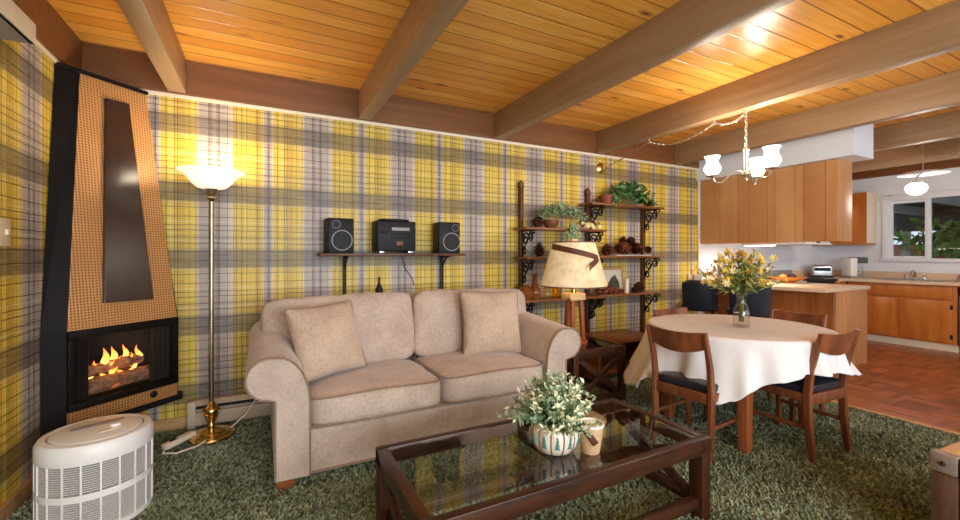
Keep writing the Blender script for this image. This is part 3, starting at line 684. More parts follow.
def throw_pillow(label, loc, rot, sz, seed):
    n = 22; b = mb()
    for sg in (-1, 1):
        def f(u, v, sg=sg):
            x, y = 2 * u - 1, 2 * v - 1
            ed = (1 - abs(x) ** 2.6) * (1 - abs(y) ** 2.6); k = 1 - .06 * (1 - abs(x * y)) * max(abs(x), abs(y)) ** 4
            t = .085 * max(0, ed) ** .55
            q = Vector((x * sz * k, sg * t, y * sz * k)); q.y += .008 * noise.noise(Vector((x * 2 + seed, y * 2, sg)))* (1 if ed > 0 else 0); return q
        b.grid(f, n, n)
    bmesh.ops.remove_doubles(b.bm, verts=b.bm.verts[:], dist=.0015)
    o = solo('throw_pillow', b, 'pillow', label, 'pillow', loc, group='throw pillows on the sofa', ang=75); o.rotation_euler = rot
    lp = []
    for i in range(80):
        s4 = i / 20; k = int(s4); t = (s4 - k) * 2 - 1; x, y = [(t, -1), (1, t), (-t, 1), (-1, -t)][k]; kk = 1 - .06 * (1 - abs(x * y)) * max(abs(x), abs(y)) ** 4
        lp.append((x * sz * kk, 0, y * sz * kk))
    part('pillow_welt', mb().tube(lp, .005, 6, True), 'pipe', o); return o
throw_pillow('square throw pillow turned askew beside the left sofa arm', (.36, 2.75, .705), (math.radians(-22), math.radians(-2), math.radians(22)), .22, 1)
throw_pillow('square throw pillow standing upright near the right sofa arm', (1.545, 2.80, .712), (math.radians(-14), math.radians(2), math.radians(-4)), .238, 4)

# ------------------------------------------------------------------ coffee table
ct = thing('coffee_table', 'low rustic dark wood coffee table with glass top in front of the sofa', 'coffee table', (1.15, 1.56, 0))
hx, hy, H = .705, .305, .38
for sx in (-1, 1):
    for sy in (-1, 1):
        x, y = sx * (hx - .03), sy * (hy - .035)
        part('leg', mb().box(x - .03, x + .03, y - .035, y + .035, 0, H - .005, .004), 'darkwood_z', ct)
for sy in (-1, 1):
    y = sy * (hy + .006)
    part('long_rail', mb().box(-hx, hx, min(y, y - sy * .04), max(y, y - sy * .04), H - .072, H, .004), 'darkwood', ct)
    part('lower_rail', mb().box(-hx + .06, hx - .06, sy * (hy - .035) - .02, sy * (hy - .035) + .02, .05, .10, .004), 'darkwood', ct)
for sx in (-1, 1):
    x = sx * hx
    part('end_rail', mb().box(min(x, x - sx * .045), max(x, x - sx * .045), -hy + .033, hy - .033, H - .072, H, .004), 'darkwood_y', ct)
    part('end_stretcher', mb().box(x - sx * .03 - .02, x - sx * .03 + .02, -hy + .07, hy - .07, .05, .10, .004), 'darkwood_y', ct)
    xx = x - sx * .03
    part('cross_brace', mb().bar((xx - .012, -hy + .06, .09), (xx - .012, hy - .06, H - .07), .022, .045, .003), 'darkwood', ct)
    part('cross_brace', mb().bar((xx + .012, -hy + .06, H - .07), (xx + .012, hy - .06, .09), .022, .045, .003), 'darkwood', ct)
part('centre_bar', mb().box(-.03, .03, -hy + .03, hy - .03, H - .06, H - .014, .003), 'darkwood_y', ct)
part('glass_top', mb().box(-hx + .04, hx - .04, -hy + .032, hy - .032, H - .012, H - .004, .001), 'glass', ct, smooth=False)
for sx, sy in ((-1, -1), (-1, 1), (1, -1), (1, 1)):
    part('bolt', mb().ico((sx * (hx - .05), sy * (hy + .006), H - .036), .011, 1, (1, .5, 1)), 'iron', ct)
    part('bolt', mb().ico((sx * (hx - .05), sy * (hy - .036), H - .036), .011, 1, (1, .5, 1)), 'iron', ct)

# planter and cup on the coffee table
TZ = H - .004
pp = thing('plant_pot', 'round ribbed ceramic pot with teal fir trees holding a frosted green plant', 'plant pot', (1.135, 1.49, TZ))
wob = lambda a, z: 1 + .03 * abs(math.cos(a * 6)) ** .6
part('pot', mb().lathe([(0, .004), (.05, 0), (.078, .012), (.098, .045), (.104, .08), (.096, .115), (.08, .132), (.072, .13), (.086, .11), (.08, .10), (0, .10)], n=96, wob=wob), 'ceramic', pp, ang=60)
for k in range(12):
    a = (k + .5) * PI / 6; lp = []
    for r, z in ((.080, .012), (.0995, .045), (.1055, .08), (.098, .115), (.083, .131)): lp.append((r * math.cos(a), r * math.sin(a), z))
    part('rib_line', mb().tube(lp, .0028, 5), 'stripe', pp, 'brown vertical line')
    a2 = k * PI / 6; t = mb(); ta = Vector((-math.sin(a2), math.cos(a2), 0)); rd = Vector((math.cos(a2), math.sin(a2), 0))
    for zz, w in ((.045, .020), (.06, .016), (.075, .011)):
        p0 = rd * (.1075 if zz > .05 else .1045) + Vector((0, 0, zz)); p1 = rd * .1105 + Vector((0, 0, zz + .024))
        v = [t.bm.verts.new(p0 - ta * w / 2 - rd * .003), t.bm.verts.new(p0 + ta * w / 2 - rd * .003), t.bm.verts.new(p1 - rd * .003), t.bm.verts.new(p0 - ta * w / 2 + rd * .002), t.bm.verts.new(p0 + ta * w / 2 + rd * .002), t.bm.verts.new(p1 + rd * .001)]
        for fc in ((3, 4, 5), (0, 2, 1), (0, 1, 4, 3), (1, 2, 5, 4), (2, 0, 3, 5)): t.bm.faces.new([v[i] for i in fc])
    part('fir_motif', t, 'teal', pp, 'small teal fir tree', smooth=False)
lv, bl, st_ = mb(), mb(), mb(); rr = random.Random(5)
for i in range(190):
    a = rr.uniform(0, 2 * PI); tilt = abs(rr.gauss(0, .85)); tilt = min(tilt, 1.2); ln = rr.uniform(.13, .225)
    p = Vector((.04 * math.cos(a) * rr.random(), .04 * math.sin(a) * rr.random(), .10)); d = Vector((math.sin(tilt) * math.cos(a), math.sin(tilt) * math.sin(a), math.cos(tilt)))
    tip = p + d * ln; tip.z -= .05 * (tilt / 1.4) ** 2 * .5; st_.tube([p, p.lerp(tip, .5) + Vector((0, 0, .01)), tip], .0013, 4)
    flower = rr.random() < .62
    for k in range(16):
        t = .35 + .65 * k / 15; q = p.lerp(tip, t) + Vector((0, 0, .01 * 4 * t * (1 - t)))
        dv = (d * .6 + Vector((rr.gauss(0, .7), rr.gauss(0, .7), rr.gauss(0, .7))))
        (bl if flower and t > .6 else lv).leaf(q, dv, (rr.gauss(0, 1), rr.gauss(0, 1), 1), rr.uniform(.018, .034), rr.uniform(.010, .016))
part('foliage', lv, 'leaf3', pp, 'frosted green foliage', smooth=False)
part('blooms', bl, 'bloom', pp, 'pale cream-green blooms', smooth=False)
part('stems', st_, 'stem', pp)
part('soil', mb().lathe([(0, .098), (.082, .098), (.08, .104), (0, .106)], n=24), 'post', pp)
cc = thing('candle_cup', 'tan cup with white rim and dark ribbon beside the ceramic pot', 'cup', (1.262, 1.405, TZ))
part('cup', mb().lathe([(0, 0), (.036, 0), (.040, .005), (.056, .118), (.056, .122), (.05, .120), (.046, .105), (0, .104)], n=36), 'birch', cc)
part('rim', mb().lathe([(.0565, .116), (.0585, .118), (.058, .126), (.050, .127), (.049, .12)], n=36, close=True), 'wax', cc, 'white rim')
part('filling', mb().lathe([(0, .104), (.048, .105), (.049, .113), (0, .115)], n=36), 'wax', cc, 'white filling')
part('ribbon', mb().bar((-.062, -.008, .135), (-.018, -.056, .055), .028, .006, .002, up=(.6, .8, 0)), 'post', cc, 'dark brown ribbon')

# ------------------------------------------------------------------ wall shelf with stereo
ws = thing('long_shelf', 'long dark wooden shelf on two poles high on the plaid wall above the sofa', 'shelf', (1.0, 3.49, 0))
part('board', mb().box(-.61, .605, -.11, .115, 1.215, 1.236, .004), 'post', ws)
for x in (-.40, .455):
    part('pole', mb().box(x - .012, x + .012, .07, .094, .0, 1.215, .002), 'black', ws, 'black upright pole')
    part('bracket', mb().bar((x, .08, 1.08 + .12), (x, -.09, 1.208), .016, .014, .002).bar((x, .078, 1.12), (x, -.03, 1.205), .012, .012, .002), 'black', ws)
def speaker(lab, x, mir):
    t = thing('bookshelf_speaker', lab, 'speaker', (x, 3.475, 1.236), math.radians(4 * mir), 'bookshelf speakers on the long shelf')
    part('cabinet', mb().box(-.098, .098, -.075, .095, 0, .272, .006), 'black', t)
    part('front_baffle', mb().box(-.095, .095, -.082, -.074, .004, .268, .003), 'black', t)
    for nm, cx, cz, r in (('woofer', .004 if mir > 0 else .016, .10, .080), ('tweeter', -.040 if mir > 0 else .050, .222, .032)):
        w = part(nm, mb().lathe([(0, -.004), (r * .25, .004), (r * .35, -.006), (r * .82, .006), (r * .86, .008)], n=32), 'black', t); w.location = (cx, -.083, cz); w.rotation_euler = (PI / 2, 0, 0)
        part('trim_ring', mb().lathe([(r * .90, 0), (r * .91, .009), (r * .99, .009), (r, 0)], n=32, close=True), 'greypl', w, 'grey trim ring')
    return t
speaker('black bookshelf speaker at the left end of the long shelf', .54, 1)
speaker('black bookshelf speaker at the right end of the long shelf', 1.46, -1)
se = thing('stereo', 'black compact stereo between the two speakers on the long shelf', 'stereo', (.985, 3.47, 1.236))
part('body', mb().box(-.165, .165, -.06, .10, .018, .265, .008), 'black', se)
part('front_panel', mb().box(-.16, .16, -.078, -.058, .02, .26, .006), 'black', se)
part('lid', mb().cushion((-.01, .0, .272), .25, .15, .026, 4), 'black', se)
part('display', mb().box(-.045, .105, -.083, -.077, .185, .212, .002), 'greypl', se, 'grey display strip')
part('cassette_deck', mb().box(-.05, .11, -.083, -.077, .13, .16, .003), 'black', se)
part('label_plate', mb().box(-.005, .05, -.081, -.077, .065, .098, .001), 'leather', se, 'dim amber panel')
part('volume_dial', mb().lathe([(.022, -.006), (.022, .006), (.0, .008)], n=20), 'black', se).location = (-.105, -.083, .17)
for x in (-.12, .12): part('foot', mb().box(x - .02, x + .02, -.06, .07, 0, .02, .004), 'steel', se, 'silver foot')
b = mb().tube([(1.08, 3.56, 1.25), (1.09, 3.598, 1.2), (1.12, 3.60, 1.1), (1.18, 3.598, 1.02), (1.2, 3.598, .95)], .003, 6)
solo('power_cord', b, 'black', 'thin black cord hanging down the wall below the stereo', 'cord')
solo('bottle', mb().lathe([(0, 0), (.026, 0), (.03, .01), (.028, .04), (.016, .065), (.009, .085), (.007, .13), (.009, .134), (0, .135)], c=(.805, 3.26, .9195), n=20), 'black', 'small dark long-necked bottle standing behind the left sofa cushion', 'bottle')

# ------------------------------------------------------------------ etagere: posts, shelves, iron brackets
et = thing('shelving_unit', 'tall wooden wall shelving with scrolled black iron brackets right of the sofa', 'shelving', (3.15, 3.58, 0))
EX = 3.15; EY = 3.58
posts = ((2.31, 1.97), (3.175, 1.955), (4.03, 1.80))
for x, zt in posts:
    b = mb().box(x - EX - .02, x - EX + .02, -.022, .022, 0, zt - .06, .004)
    if zt > 1.9: b.box(x - EX - .027, x - EX + .027, -.028, .028, zt - .075, zt - .055, .004); b.prism([(-.022, zt - .055), (.022, zt - .055), (.028, zt - .03), (0, zt), (-.028, zt - .03)], lambda a, z, t, x=x: (x - EX + a, t, z), -.02, .02, .003)
    else: b.box(x - EX - .02, x - EX + .02, -.022, .022, zt - .06, zt - .012)
    part('post', b, 'post', et)
def spiral(cx, cz, r0, r1, a0, a1, n=22):
    return [(cx + (r0 + (r1 - r0) * i / n) * math.cos(a0 + (a1 - a0) * i / n), cz + (r0 + (r1 - r0) * i / n) * math.sin(a0 + (a1 - a0) * i / n)) for i in range(n + 1)]
def bracket(x, z):
    b = mb(); P3 = lambda pl: [(x, -.022 - d, z - q * 1.3) for d, q in pl]
    b.bar((x, -.022, z - .006), (x, -.225, z - .006), .016, .012, .001); b.bar((x, -.026, z), (x, -.026, z - .26), .016, .010, .001)
    b.tube(P3(spiral(.150, .048, .040, .010, -PI / 2, 2.6 * PI)), .008, 6)
    b.tube(P3(spiral(.066, .066, .050, .012, -.2 * PI, -3.0 * PI)), .0085, 6)
    b.tube(P3(spiral(.040, .155, .034, .010, PI, 3.6 * PI)), .008, 6)
    b.tube(P3([(.150, .009), (.115, .05), (.09, .09), (.05, .118), (.012, .15)]), .008, 6)
    b.tube(P3(spiral(.205, .018, .014, .004, -PI / 2, 1.2 * PI)), .006, 6)
    return b
LSH = ((2.20, 3.22, 1.485, (2.31, 3.175)), (2.22, 3.12, 1.200, (2.31, 3.175)), (2.20, 3.20, .790, (2.31, 3.175)))
RSH = ((2.95, 4.10, 1.765, (3.175, 4.03)), (3.10, 4.10, 1.210, (3.175, 4.03)), (3.12, 4.10, .800, (3.175, 4.03)))
for i, (x0, x1, z, px_) in enumerate(LSH + RSH):
    if i == 3: x0 = 3.02
    back = -.024
    part('shelf', mb().box(x0 - EX, x1 - EX, -.25, back, z - .022 - (.0 if i < 3 else 0), z, .004), 'shelfwood', et)
    for x in px_:
        if i >= 3 and x < 3.5: continue
        part('bracket', bracket(x - EX, z - .022), 'iron', et, 'scrolled black iron bracket')
for z in (1.765, .8): part('bracket', bracket(3.20 - EX, z - .022), 'iron', et, 'scrolled black iron bracket')

lowb = thing('low_bench', 'low open wooden bench under the wall shelving behind the end table', 'bench', (3.25, 3.28, 0))
part('top', mb().box(-.40, .40, -.22, .22, .345, .385, .006), 'shelfwood', lowb)
part('side', mb().box(-.385, -.35, -.20, .20, 0, .345, .004), 'shelfwood', lowb); part('side', mb().box(.35, .385, -.20, .20, 0, .345, .004), 'shelfwood', lowb)
part('bottom_shelf', mb().box(-.35, .35, -.20, .20, .05, .09, .004), 'shelfwood', lowb)
part('back_panel', mb().box(-.35, .35, .185, .20, .09, .345), 'post', lowb)

# ---- ornaments on the shelving
def pinecone(lab, loc, r, h, group, tilt=(0, 0, 0), mat='cone'):
    b = mb(); n = 9
    for k in range(n):
        t = k / (n - 1); rr_ = r * (math.sin(PI * (t * .62 + .32))) ; m = 11
        for j in range(m):
            a = (j + .5 * (k % 2)) * 2 * PI / m; d = Vector((math.cos(a), math.sin(a), .55)); p = Vector((rr_ * .45 * math.cos(a), rr_ * .45 * math.sin(a), h * (.06 + .86 * t)))
            b.leaf(p, d, (0, 0, 1), rr_ * .85, rr_ * .62)
    b.lathe([(0, .0), (r * .3, .01 * h), (r * .48, h * .3), (r * .42, h * .6), (r * .16, h * .95), (0, h * .97)], n=14)
    o = solo('pinecone', b, mat, lab, 'pinecone', loc, group=group, smooth=False); o.rotation_euler = tilt; return o
def bowl_like(name, lab, cat, loc, prof, mat, group=None, n=28, **kw):
    return solo(name, mb().lathe(prof, n=n, **kw), mat, lab, cat, loc, group=group)
def greenery(name, lab, cat, loc, n, spread, mat, ln, w, seed, droop=.0, flowers=None, vines=0, pot=None):
    t = thing(name, lab, cat, loc); b = mb(); rr = random.Random(seed)
    for i in range(n):
        u, v = rr.uniform(-1, 1), rr.uniform(-1, 1); k = (1 - u * u) ** .5
        p = Vector((u * spread[0], rr.uniform(-1, 1) * spread[1], .03 + spread[2] * k * (.25 + .75 * rr.random()) - droop * rr.random() * (abs(u) ** 1.5)))
        b.leaf(p, (rr.gauss(0, .8), -.4 + rr.gauss(0, .6), rr.gauss(-.1, .5)), (rr.gauss(0, .5), rr.gauss(-.6, .5), 1), ln * rr.uniform(.7, 1.3), w * rr.uniform(.7, 1.2))
    part('foliage', b, mat, t, smooth=False)
    s_ = mb()
    for i in range(14):
        x = rr.uniform(-.8, .8) * spread[0]; s_.tube([(x * .3, 0, .01), (x * .7, -spread[1] * .3, spread[2] * .6), (x, -spread[1] * .6, spread[2] * .4)], .0025, 5)
    part('stems', s_, 'stem', t)
    if flowers:
        f = mb()
        for i in range(flowers[0]):
            u = rr.uniform(*flowers[1]); p = Vector((u * spread[0], -spread[1] * rr.uniform(.3, 1), spread[2] * rr.uniform(.2, .6)))
            for k in range(5):
                a = k * 2 * PI / 5; f.leaf(p, (math.cos(a), -.5, math.sin(a)), (0, -1, 0), .026, .02)
        part('flowers', f, flowers[2], t, 'pale pink-brown flowers', smooth=False)
    return t
z1 = 1.485
pinecone('round brown pinecone ball at the left of the upper left shelf', (2.39, 3.40, z1), .062, .12, 'pinecones on the left shelves')
bowl_like('wooden_bowl', 'small brown wooden bowl under the leafy sprays of the upper left shelf', 'bowl', (2.56, 3.42, z1), [(0, 0), (.045, 0), (.075, .04), (.082, .085), (.076, .085), (.066, .04), (0, .02)], 'leather')
greenery('eucalyptus_spray', 'grey-green eucalyptus spray spilling over the upper left shelf', 'plant', (2.68, 3.40, z1 + .10), 330, (.27, .075, .12), 'leaf2', .055, .026, 21, droop=.10)
gd = mb(); rr = random.Random(8)
for i in range(90):
    gd.leaf((2.74 + rr.gauss(0, .035), 3.32 + rr.gauss(0, .02), z1 + .07 - rr.random() * .17), (rr.gauss(0, .4), -.4, -1), (0, -1, .3), .055, .024)
solo('hanging_vine', gd, 'leaf2', 'green vine hanging down in front of the upper left shelf above the lamp', 'plant', smooth=False)
greenery('flower_sprig', 'brown and white dried flower sprig at the right end of the upper left shelf', 'flowers', (3.0, 3.38, z1), 70, (.13, .06, .10), 'leather', .04, .022, 33, flowers=(22, (-.9, .9), 'cream_petal'))
pinecone('tall dark pinecone standing alone on the middle left shelf', (2.42, 3.42, 1.20), .062, .155, 'pinecones on the left shelves')
z3 = .79
bowl_like('amber_vase', 'squat round amber glazed vase at the left end of the lower left shelf', 'vase', (2.245, 3.41, z3), [(0, 0), (.05, 0), (.085, .04), (.088, .075), (.06, .115), (.04, .13), (.048, .14), (.04, .14), (0, .12)], 'amber', 'ornaments on the lower left shelf')
bowl_like('bottle_vase', 'tall slim-necked amber vase beside the squat round vase', 'vase', (2.375, 3.43, z3), [(0, 0), (.045, 0), (.062, .04), (.058, .09), (.028, .15), (.02, .21), (.03, .24), (.024, .24), (0, .2)], 'amber', 'ornaments on the lower left shelf')
bowl_like('glass_jar', 'small clear glass jar between the amber vase and yellow glass', 'jar', (2.475, 3.37, z3), [(0, 0), (.04, 0), (.05, .03), (.045, .08), (.026, .11), (.03, .135), (.024, .135), (.038, .08), (.044, .03), (0, .01)], 'clear', 'ornaments on the lower left shelf')
bowl_like('yellow_glass', 'small yellow glass tumbler under the lampshade on the lower left shelf', 'glass', (2.60, 3.38, z3), [(0, 0), (.04, 0), (.05, .12), (.045, .12), (.036, .01), (0, .01)], 'yglass', 'ornaments on the lower left shelf')
# right bay
z4 = 1.765
bowl_like('clay_planter', 'red-brown clay planter at the left of the top right shelf', 'planter', (3.30, 3.42, z4), [(0, 0), (.05, 0), (.075, .045), (.08, .095), (.072, .10), (.064, .055), (0, .03)], 'terracotta')
greenery('ivy_plant', 'bushy green ivy arrangement on the top right shelf', 'plant', (3.62, 3.41, z4), 430, (.30, .10, .23), 'leaf', .065, .05, 41, droop=.05)
pinecone('small pinecone tucked into the ivy at its right end', (3.90, 3.36, z4), .04, .08, 'pinecones on the right shelves')
z5 = 1.21
solo('felt_mat', mb().cushion((3.66, 3.43, z5 + .006), .56, .17, .012, 5, wr=.006), 'snow', 'white felt strip under the pinecones on the middle right shelf', 'mat')
pc = [(3.30, 3.42, .0, .066, .14, (0, 0, 0), 'large pinecone standing left of the white felt on the middle right shelf'),
      (3.43, 3.44, .055, .058, .13, (1.2, 0, .9), 'pinecone lying at the left end of the white felt'), (3.535, 3.41, .058, .062, .14, (1.3, 0, -.6), 'rust pinecone lying second from the left on the white felt'),
      (3.65, 3.43, .058, .062, .14, (1.25, 0, .5), 'rust pinecone lying in the middle of the white felt'), (3.76, 3.42, .055, .058, .13, (1.2, 0, -1.0), 'rust pinecone lying second from the right on the white felt'),
      (3.87, 3.42, .046, .048, .09, (1.2, 0, .8), 'small rust pinecone at the right end of the white felt'),
      (3.55, 3.45, .115, .05, .10, (.2, .2, 0), 'rust pinecone on top of the pile, left of the other top one'), (3.70, 3.45, .115, .05, .10, (.1, -.3, 0), 'rust pinecone on top of the pile, nearest its right end')]
for i, (x, y, dz, r, h_, rt_, lab) in enumerate(pc):
    pinecone(lab, (x, y, z5 + dz + (0 if i == 0 else .008)), r, h_, 'pinecones on the middle right shelf', rt_, mat='rust')
z6 = .80
pf = thing('picture_frame', 'pale wooden framed dark picture leaning on the lower right shelf', 'picture', (3.47, 3.50, z6 + .0), math.radians(3)); pf.rotation_euler = (math.radians(-9), 0, math.radians(3))
part('frame', mb().box(-.19, .19, -.012, .012, 0, .025, .003).box(-.19, .19, -.012, .012, .255, .28, .003).box(-.19, -.165, -.012, .012, .025, .255, .003).box(.165, .19, -.012, .012, .025, .255, .003), 'frame', pf)
part('mat_board', mb().box(-.166, .166, -.004, .006, .024, .256), 'paper', pf)
pic = mb().prism([(-.09, .05), (.11, .05), (.11, .11), (.06, .20), (.0, .17), (-.06, .11)], lambda a, z, t: (a, t, z), -.0062, -.0042)
part('picture', pic, 'picture', pf, smooth=False)
cd = thing('pillar_candle', 'white pillar candle in front of the framed picture', 'candle', (3.575, 3.40, z6))
part('wax', mb().lathe([(0, 0), (.022, 0), (.022, .155), (.018, .158), (0, .15)], n=20), 'wax', cd); part('wick', mb().tube([(0, 0, .15), (.002, 0, .168)], .0015, 5), 'black', cd)
for i, (x, y, r, h_, lab) in enumerate(((3.76, 3.40, .062, .125, 'dark round pinecone at the right end of the lower right shelf'), (3.66, 3.37, .04, .07, 'small pinecone between the candle and the dark round pinecone'))):
    pinecone(lab, (x, y, z6), r, h_, 'pinecones on the right shelves')
b = mb(); b.tube([(3.13, 3.38, z6 + .034), (3.25, 3.37, z6 + .036), (3.36, 3.38, z6 + .035), (3.48, 3.36, z6 + .034)], [.02, .034, .032, .018], 10)
b.ico((3.3, 3.37, z6 + .06), .035, 2, jit=.4)
solo('driftwood', b, 'rust', 'reddish driftwood branch lying at the left of the lower right shelf', 'driftwood')
# round plaque
solo('brass_plaque', mb().lathe([(0, 0), (.058, 0), (.06, .008), (.046, .014), (.04, .01), (.02, .018), (0, .02)], n=28), 'gold', 'small round brass disc high on the plaid wall above the shelving', 'plaque', (3.39, 3.61, 2.195)).rotation_euler = (PI / 2, 0, 0)

# ------------------------------------------------------------------ end table and table lamp
en = thing('end_table', 'square dark rustic end table with crossed braces beside the right sofa arm', 'end table', (2.425, 2.85, 0))
a_, H2 = .275, .47
for sx in (-1, 1):
    for sy in (-1, 1): part('leg', mb().box(sx * (a_ - .025) - .025, sx * (a_ - .025) + .025, sy * (a_ - .025) - .025, sy * (a_ - .025) + .025, 0, H2 - .004, .004), 'darkwood_z', en)
for sy in (-1, 1):
    y = sy * (a_ - .018)
    part('top_rail', mb().box(-a_ + .05, a_ - .05, y - .018, y + .018, H2 - .065, H2, .003), 'darkwood', en)
    part('bottom_rail', mb().box(-a_ + .05, a_ - .05, y - .018, y + .018, .04, .09, .003), 'darkwood', en)
    part('cross_brace', mb().bar((-a_ + .05, y - .008, .08), (a_ - .05, y - .008, H2 - .06), .016, .045, .003), 'darkwood', en)
    part('cross_brace', mb().bar((-a_ + .05, y + .009, H2 - .06), (a_ - .05, y + .009, .08), .016, .045, .003), 'darkwood', en)
for sx in (-1, 1):
    x = sx * (a_ - .018)
    part('top_rail', mb().box(x - .018, x + .018, -a_ + .05, a_ - .05, H2 - .065, H2, .003), 'darkwood_y', en)
    part('bottom_rail', mb().box(x - .018, x + .018, -a_ + .05, a_ - .05, .04, .09, .003), 'darkwood_y', en)
part('glass_top', mb().box(-a_ + .036, a_ - .036, -a_ + .036, a_ - .036, H2 - .014, H2 - .006), 'glass', en, smooth=False)
part('bolt', mb().ico((-.16, -a_ - .002, H2 - .033), .009, 1), 'iron', en); part('bolt', mb().ico((.16, -a_ - .002, H2 - .033), .009, 1), 'iron', en)
tl = thing('table_lamp', 'rustic table lamp with parchment shade and brown leather strap on the end table', 'lamp', (2.415, 2.90, H2 - .006))
for a in (90, 210, 330):
    c_, s_ = math.cos(math.radians(a + 12)), math.sin(math.radians(a + 12))
    part('leg', mb().bar((.088 * c_, .088 * s_, .012), (.062 * c_, .062 * s_, .39), .034, .034, .004), 'redwood', tl)
part('base_disc', mb().lathe([(0, 0), (.12, 0), (.12, .016), (.11, .02), (0, .02)], n=28), 'redwood', tl)
part('top_block', mb().box(-.085, .085, -.06, .06, .365, .425, .006), 'tanwood', tl, 'pale pine block')
part('leather_knob', mb().ico((-.09, -.05, .38), .018, 1), 'leather', tl)
part('neck', mb().tube([(0, 0, .42), (0, 0, .52)], .02, 12).tube([(0, 0, .52), (0, 0, .86)], .006, 8), 'gold', tl)
S0, S1, SB, ST = .285, .182, .49, .868
sh = part('lamp_shade', mb().lathe([(S0, SB), (S1, ST), (S1 - .005, ST), (S0 - .005, SB)], n=56, close=True), 'parchment', tl)
def strap(u, v):
    a = -3.5 + u * 2.35; zz = ST - .035 - .10 * u ** 1.3; z = zz + (v - .5) * .048; r = S0 + (S1 - S0) * (z - SB) / (ST - SB) + .0035
    return (r * math.cos(a), r * math.sin(a), z)
part('leather_strap', mb().grid(strap, 30, 2), 'leather_dark', sh, 'brown leather strap')
def strap2(u, v):
    a = -1.72 + u * .57; z = ST - .205 + .07 * u + (v - .5) * .05; r = S0 + (S1 - S0) * (z - SB) / (ST - SB) + .006
    return (r * math.cos(a), r * math.sin(a), z)
part('strap_end', mb().grid(strap2, 10, 2), 'leather_dark', sh, 'brown leather strap end')
def on_shade(a, z, k=.01):
    r = S0 + (S1 - S0) * (z - SB) / (ST - SB) + k; return (r * math.cos(a), r * math.sin(a), z)
part('buckle', mb().tube([on_shade(-1.76 + .075 * math.cos(t * PI / 6), ST - .215 + .02 * math.sin(t * PI / 6)) for t in range(12)], .004, 6, True), 'gold', sh, 'brass buckle ring')
for r, z in ((S0, SB), (S1, ST)): part('shade_trim', mb().lathe([(r - .006, z - .005), (r + .003, z - .005), (r + .003, z + .005), (r - .006, z + .005)], n=56, close=True), 'leather', sh)
part('finial', mb().box(-.03, .03, -.02, .02, ST - .01, ST + .03, .006), 'tanwood', tl, 'pale wooden finial')
point('table_lamp_light', (2.415, 2.90, H2 + .66), 2.0, (1, .72, .4), .04)

# ------------------------------------------------------------------ dining table, cloth, vase
TX, TY, TR, TZ2 = 3.05, 1.88, .58, .712
dt = thing('dining_table', 'round wooden dining table hidden under the white cloth', 'table', (TX, TY, 0))
part('tabletop', mb().lathe([(0, .685), (TR - .01, .685), (TR, .69), (TR, .706), (TR - .005, .71), (0, .71)], n=56), 'chair', dt)
part('apron', mb().lathe([(.43, .60), (.45, .60), (.45, .685), (.43, .685)], n=40, close=True), 'chair', dt)
for x, y in ((-.38, -.30), (.36, -.28), (-.32, .30), (.32, .30)):
    part('leg', mb().bar((x * .98, y * .98, .69), (x, y, 0), .078, .078, .005, .058, .058), 'redwood', dt)
def interp(tab, a):
    a %= 360; ks = sorted(tab); ks2 = ks + [ks[0] + 360]
    if a < ks[0]: a += 360
    for i in range(len(ks)):
        k0, k1 = ks2[i], ks2[i + 1]
        if k0 <= a <= k1:
            t = (a - k0) / (k1 - k0); t = t * t * (3 - 2 * t); return tab[k0] + (tab[k1 % 360 if k1 % 360 in tab else k1] - tab[k0]) * t
DROP = {0: .26, 40: .28, 70: .34, 100: .30, 128: .36, 142: .44, 156: .43, 168: .31, 180: .26, 192: .29, 204: .37, 211: .34, 219: .275, 233: .215, 250: .18, 270: .185, 290: .22, 310: .27, 325: .31, 334: .33, 346: .27}
FLARE = {0: .10, 60: .10, 100: .08, 142: .17, 158: .16, 180: .03, 192: .06, 204: .12, 214: .08, 233: .04, 250: .03, 285: .03, 308: .11, 328: .25, 336: .25, 348: .13}
def cloth(u, v):
    a = u * 360; ra = math.radians(a)
    if v < .5:
        r = v / .5 * TR * .985; z = TZ2 + .002
        return (r * math.cos(ra), r * math.sin(ra), z)
    s_ = (v - .5) / .5; dr, fl = interp(DROP, a), interp(FLARE, a)
    fold = (.022 * math.cos(15 * ra + .7) + .014 * math.cos(26 * ra + 2)) * s_ ** 1.2
    edge = min(1, s_ / .12); r = TR * .985 + .017 * math.sin(edge * PI / 2) + fl * s_ ** 1.5 + fold
    z = TZ2 + .002 - .014 * (1 - math.cos(edge * PI / 2)) - dr * max(0, s_ - .06) / .94
    return (r * math.cos(ra), r * math.sin(ra), z)
b = mb().grid(cloth, 180, 44, True)
bmesh.ops.remove_doubles(b.bm, verts=b.bm.verts[:], dist=.0004)
tc = solo('tablecloth', b, 'linen', 'off-white tablecloth hanging in folds over the round dining table', 'tablecloth', (TX, TY, 0), ang=80)
sm = tc.modifiers.new('thickness', 'SOLIDIFY'); sm.thickness = .002
vz = TZ2 + .004
gv = thing('flower_vase', 'clear glass bottle vase in the middle of the dining table', 'vase', (3.0, 1.80, vz))
part('glass', mb().lathe([(0, 0), (.048, 0), (.053, .008), (.053, .085), (.05, .12), (.034, .155), (.028, .18), (.030, .215), (.040, .235), (.036, .236), (.026, .214), (.024, .18), (.030, .155), (.046, .12), (.049, .085), (.049, .012), (0, .01)], n=32), 'clear', gv)
part('water', mb().lathe([(0, .012), (.047, .012), (.047, .10), (0, .10)], n=24), 'clear', gv)
bq = thing('flower_bouquet', 'yellow and cream dried flower bouquet in the glass vase', 'flowers', (3.0, 1.80, vz + .02))
st_, lf, fy, fc_, fo = mb(), mb(), mb(), mb(), mb(); rr = random.Random(17)
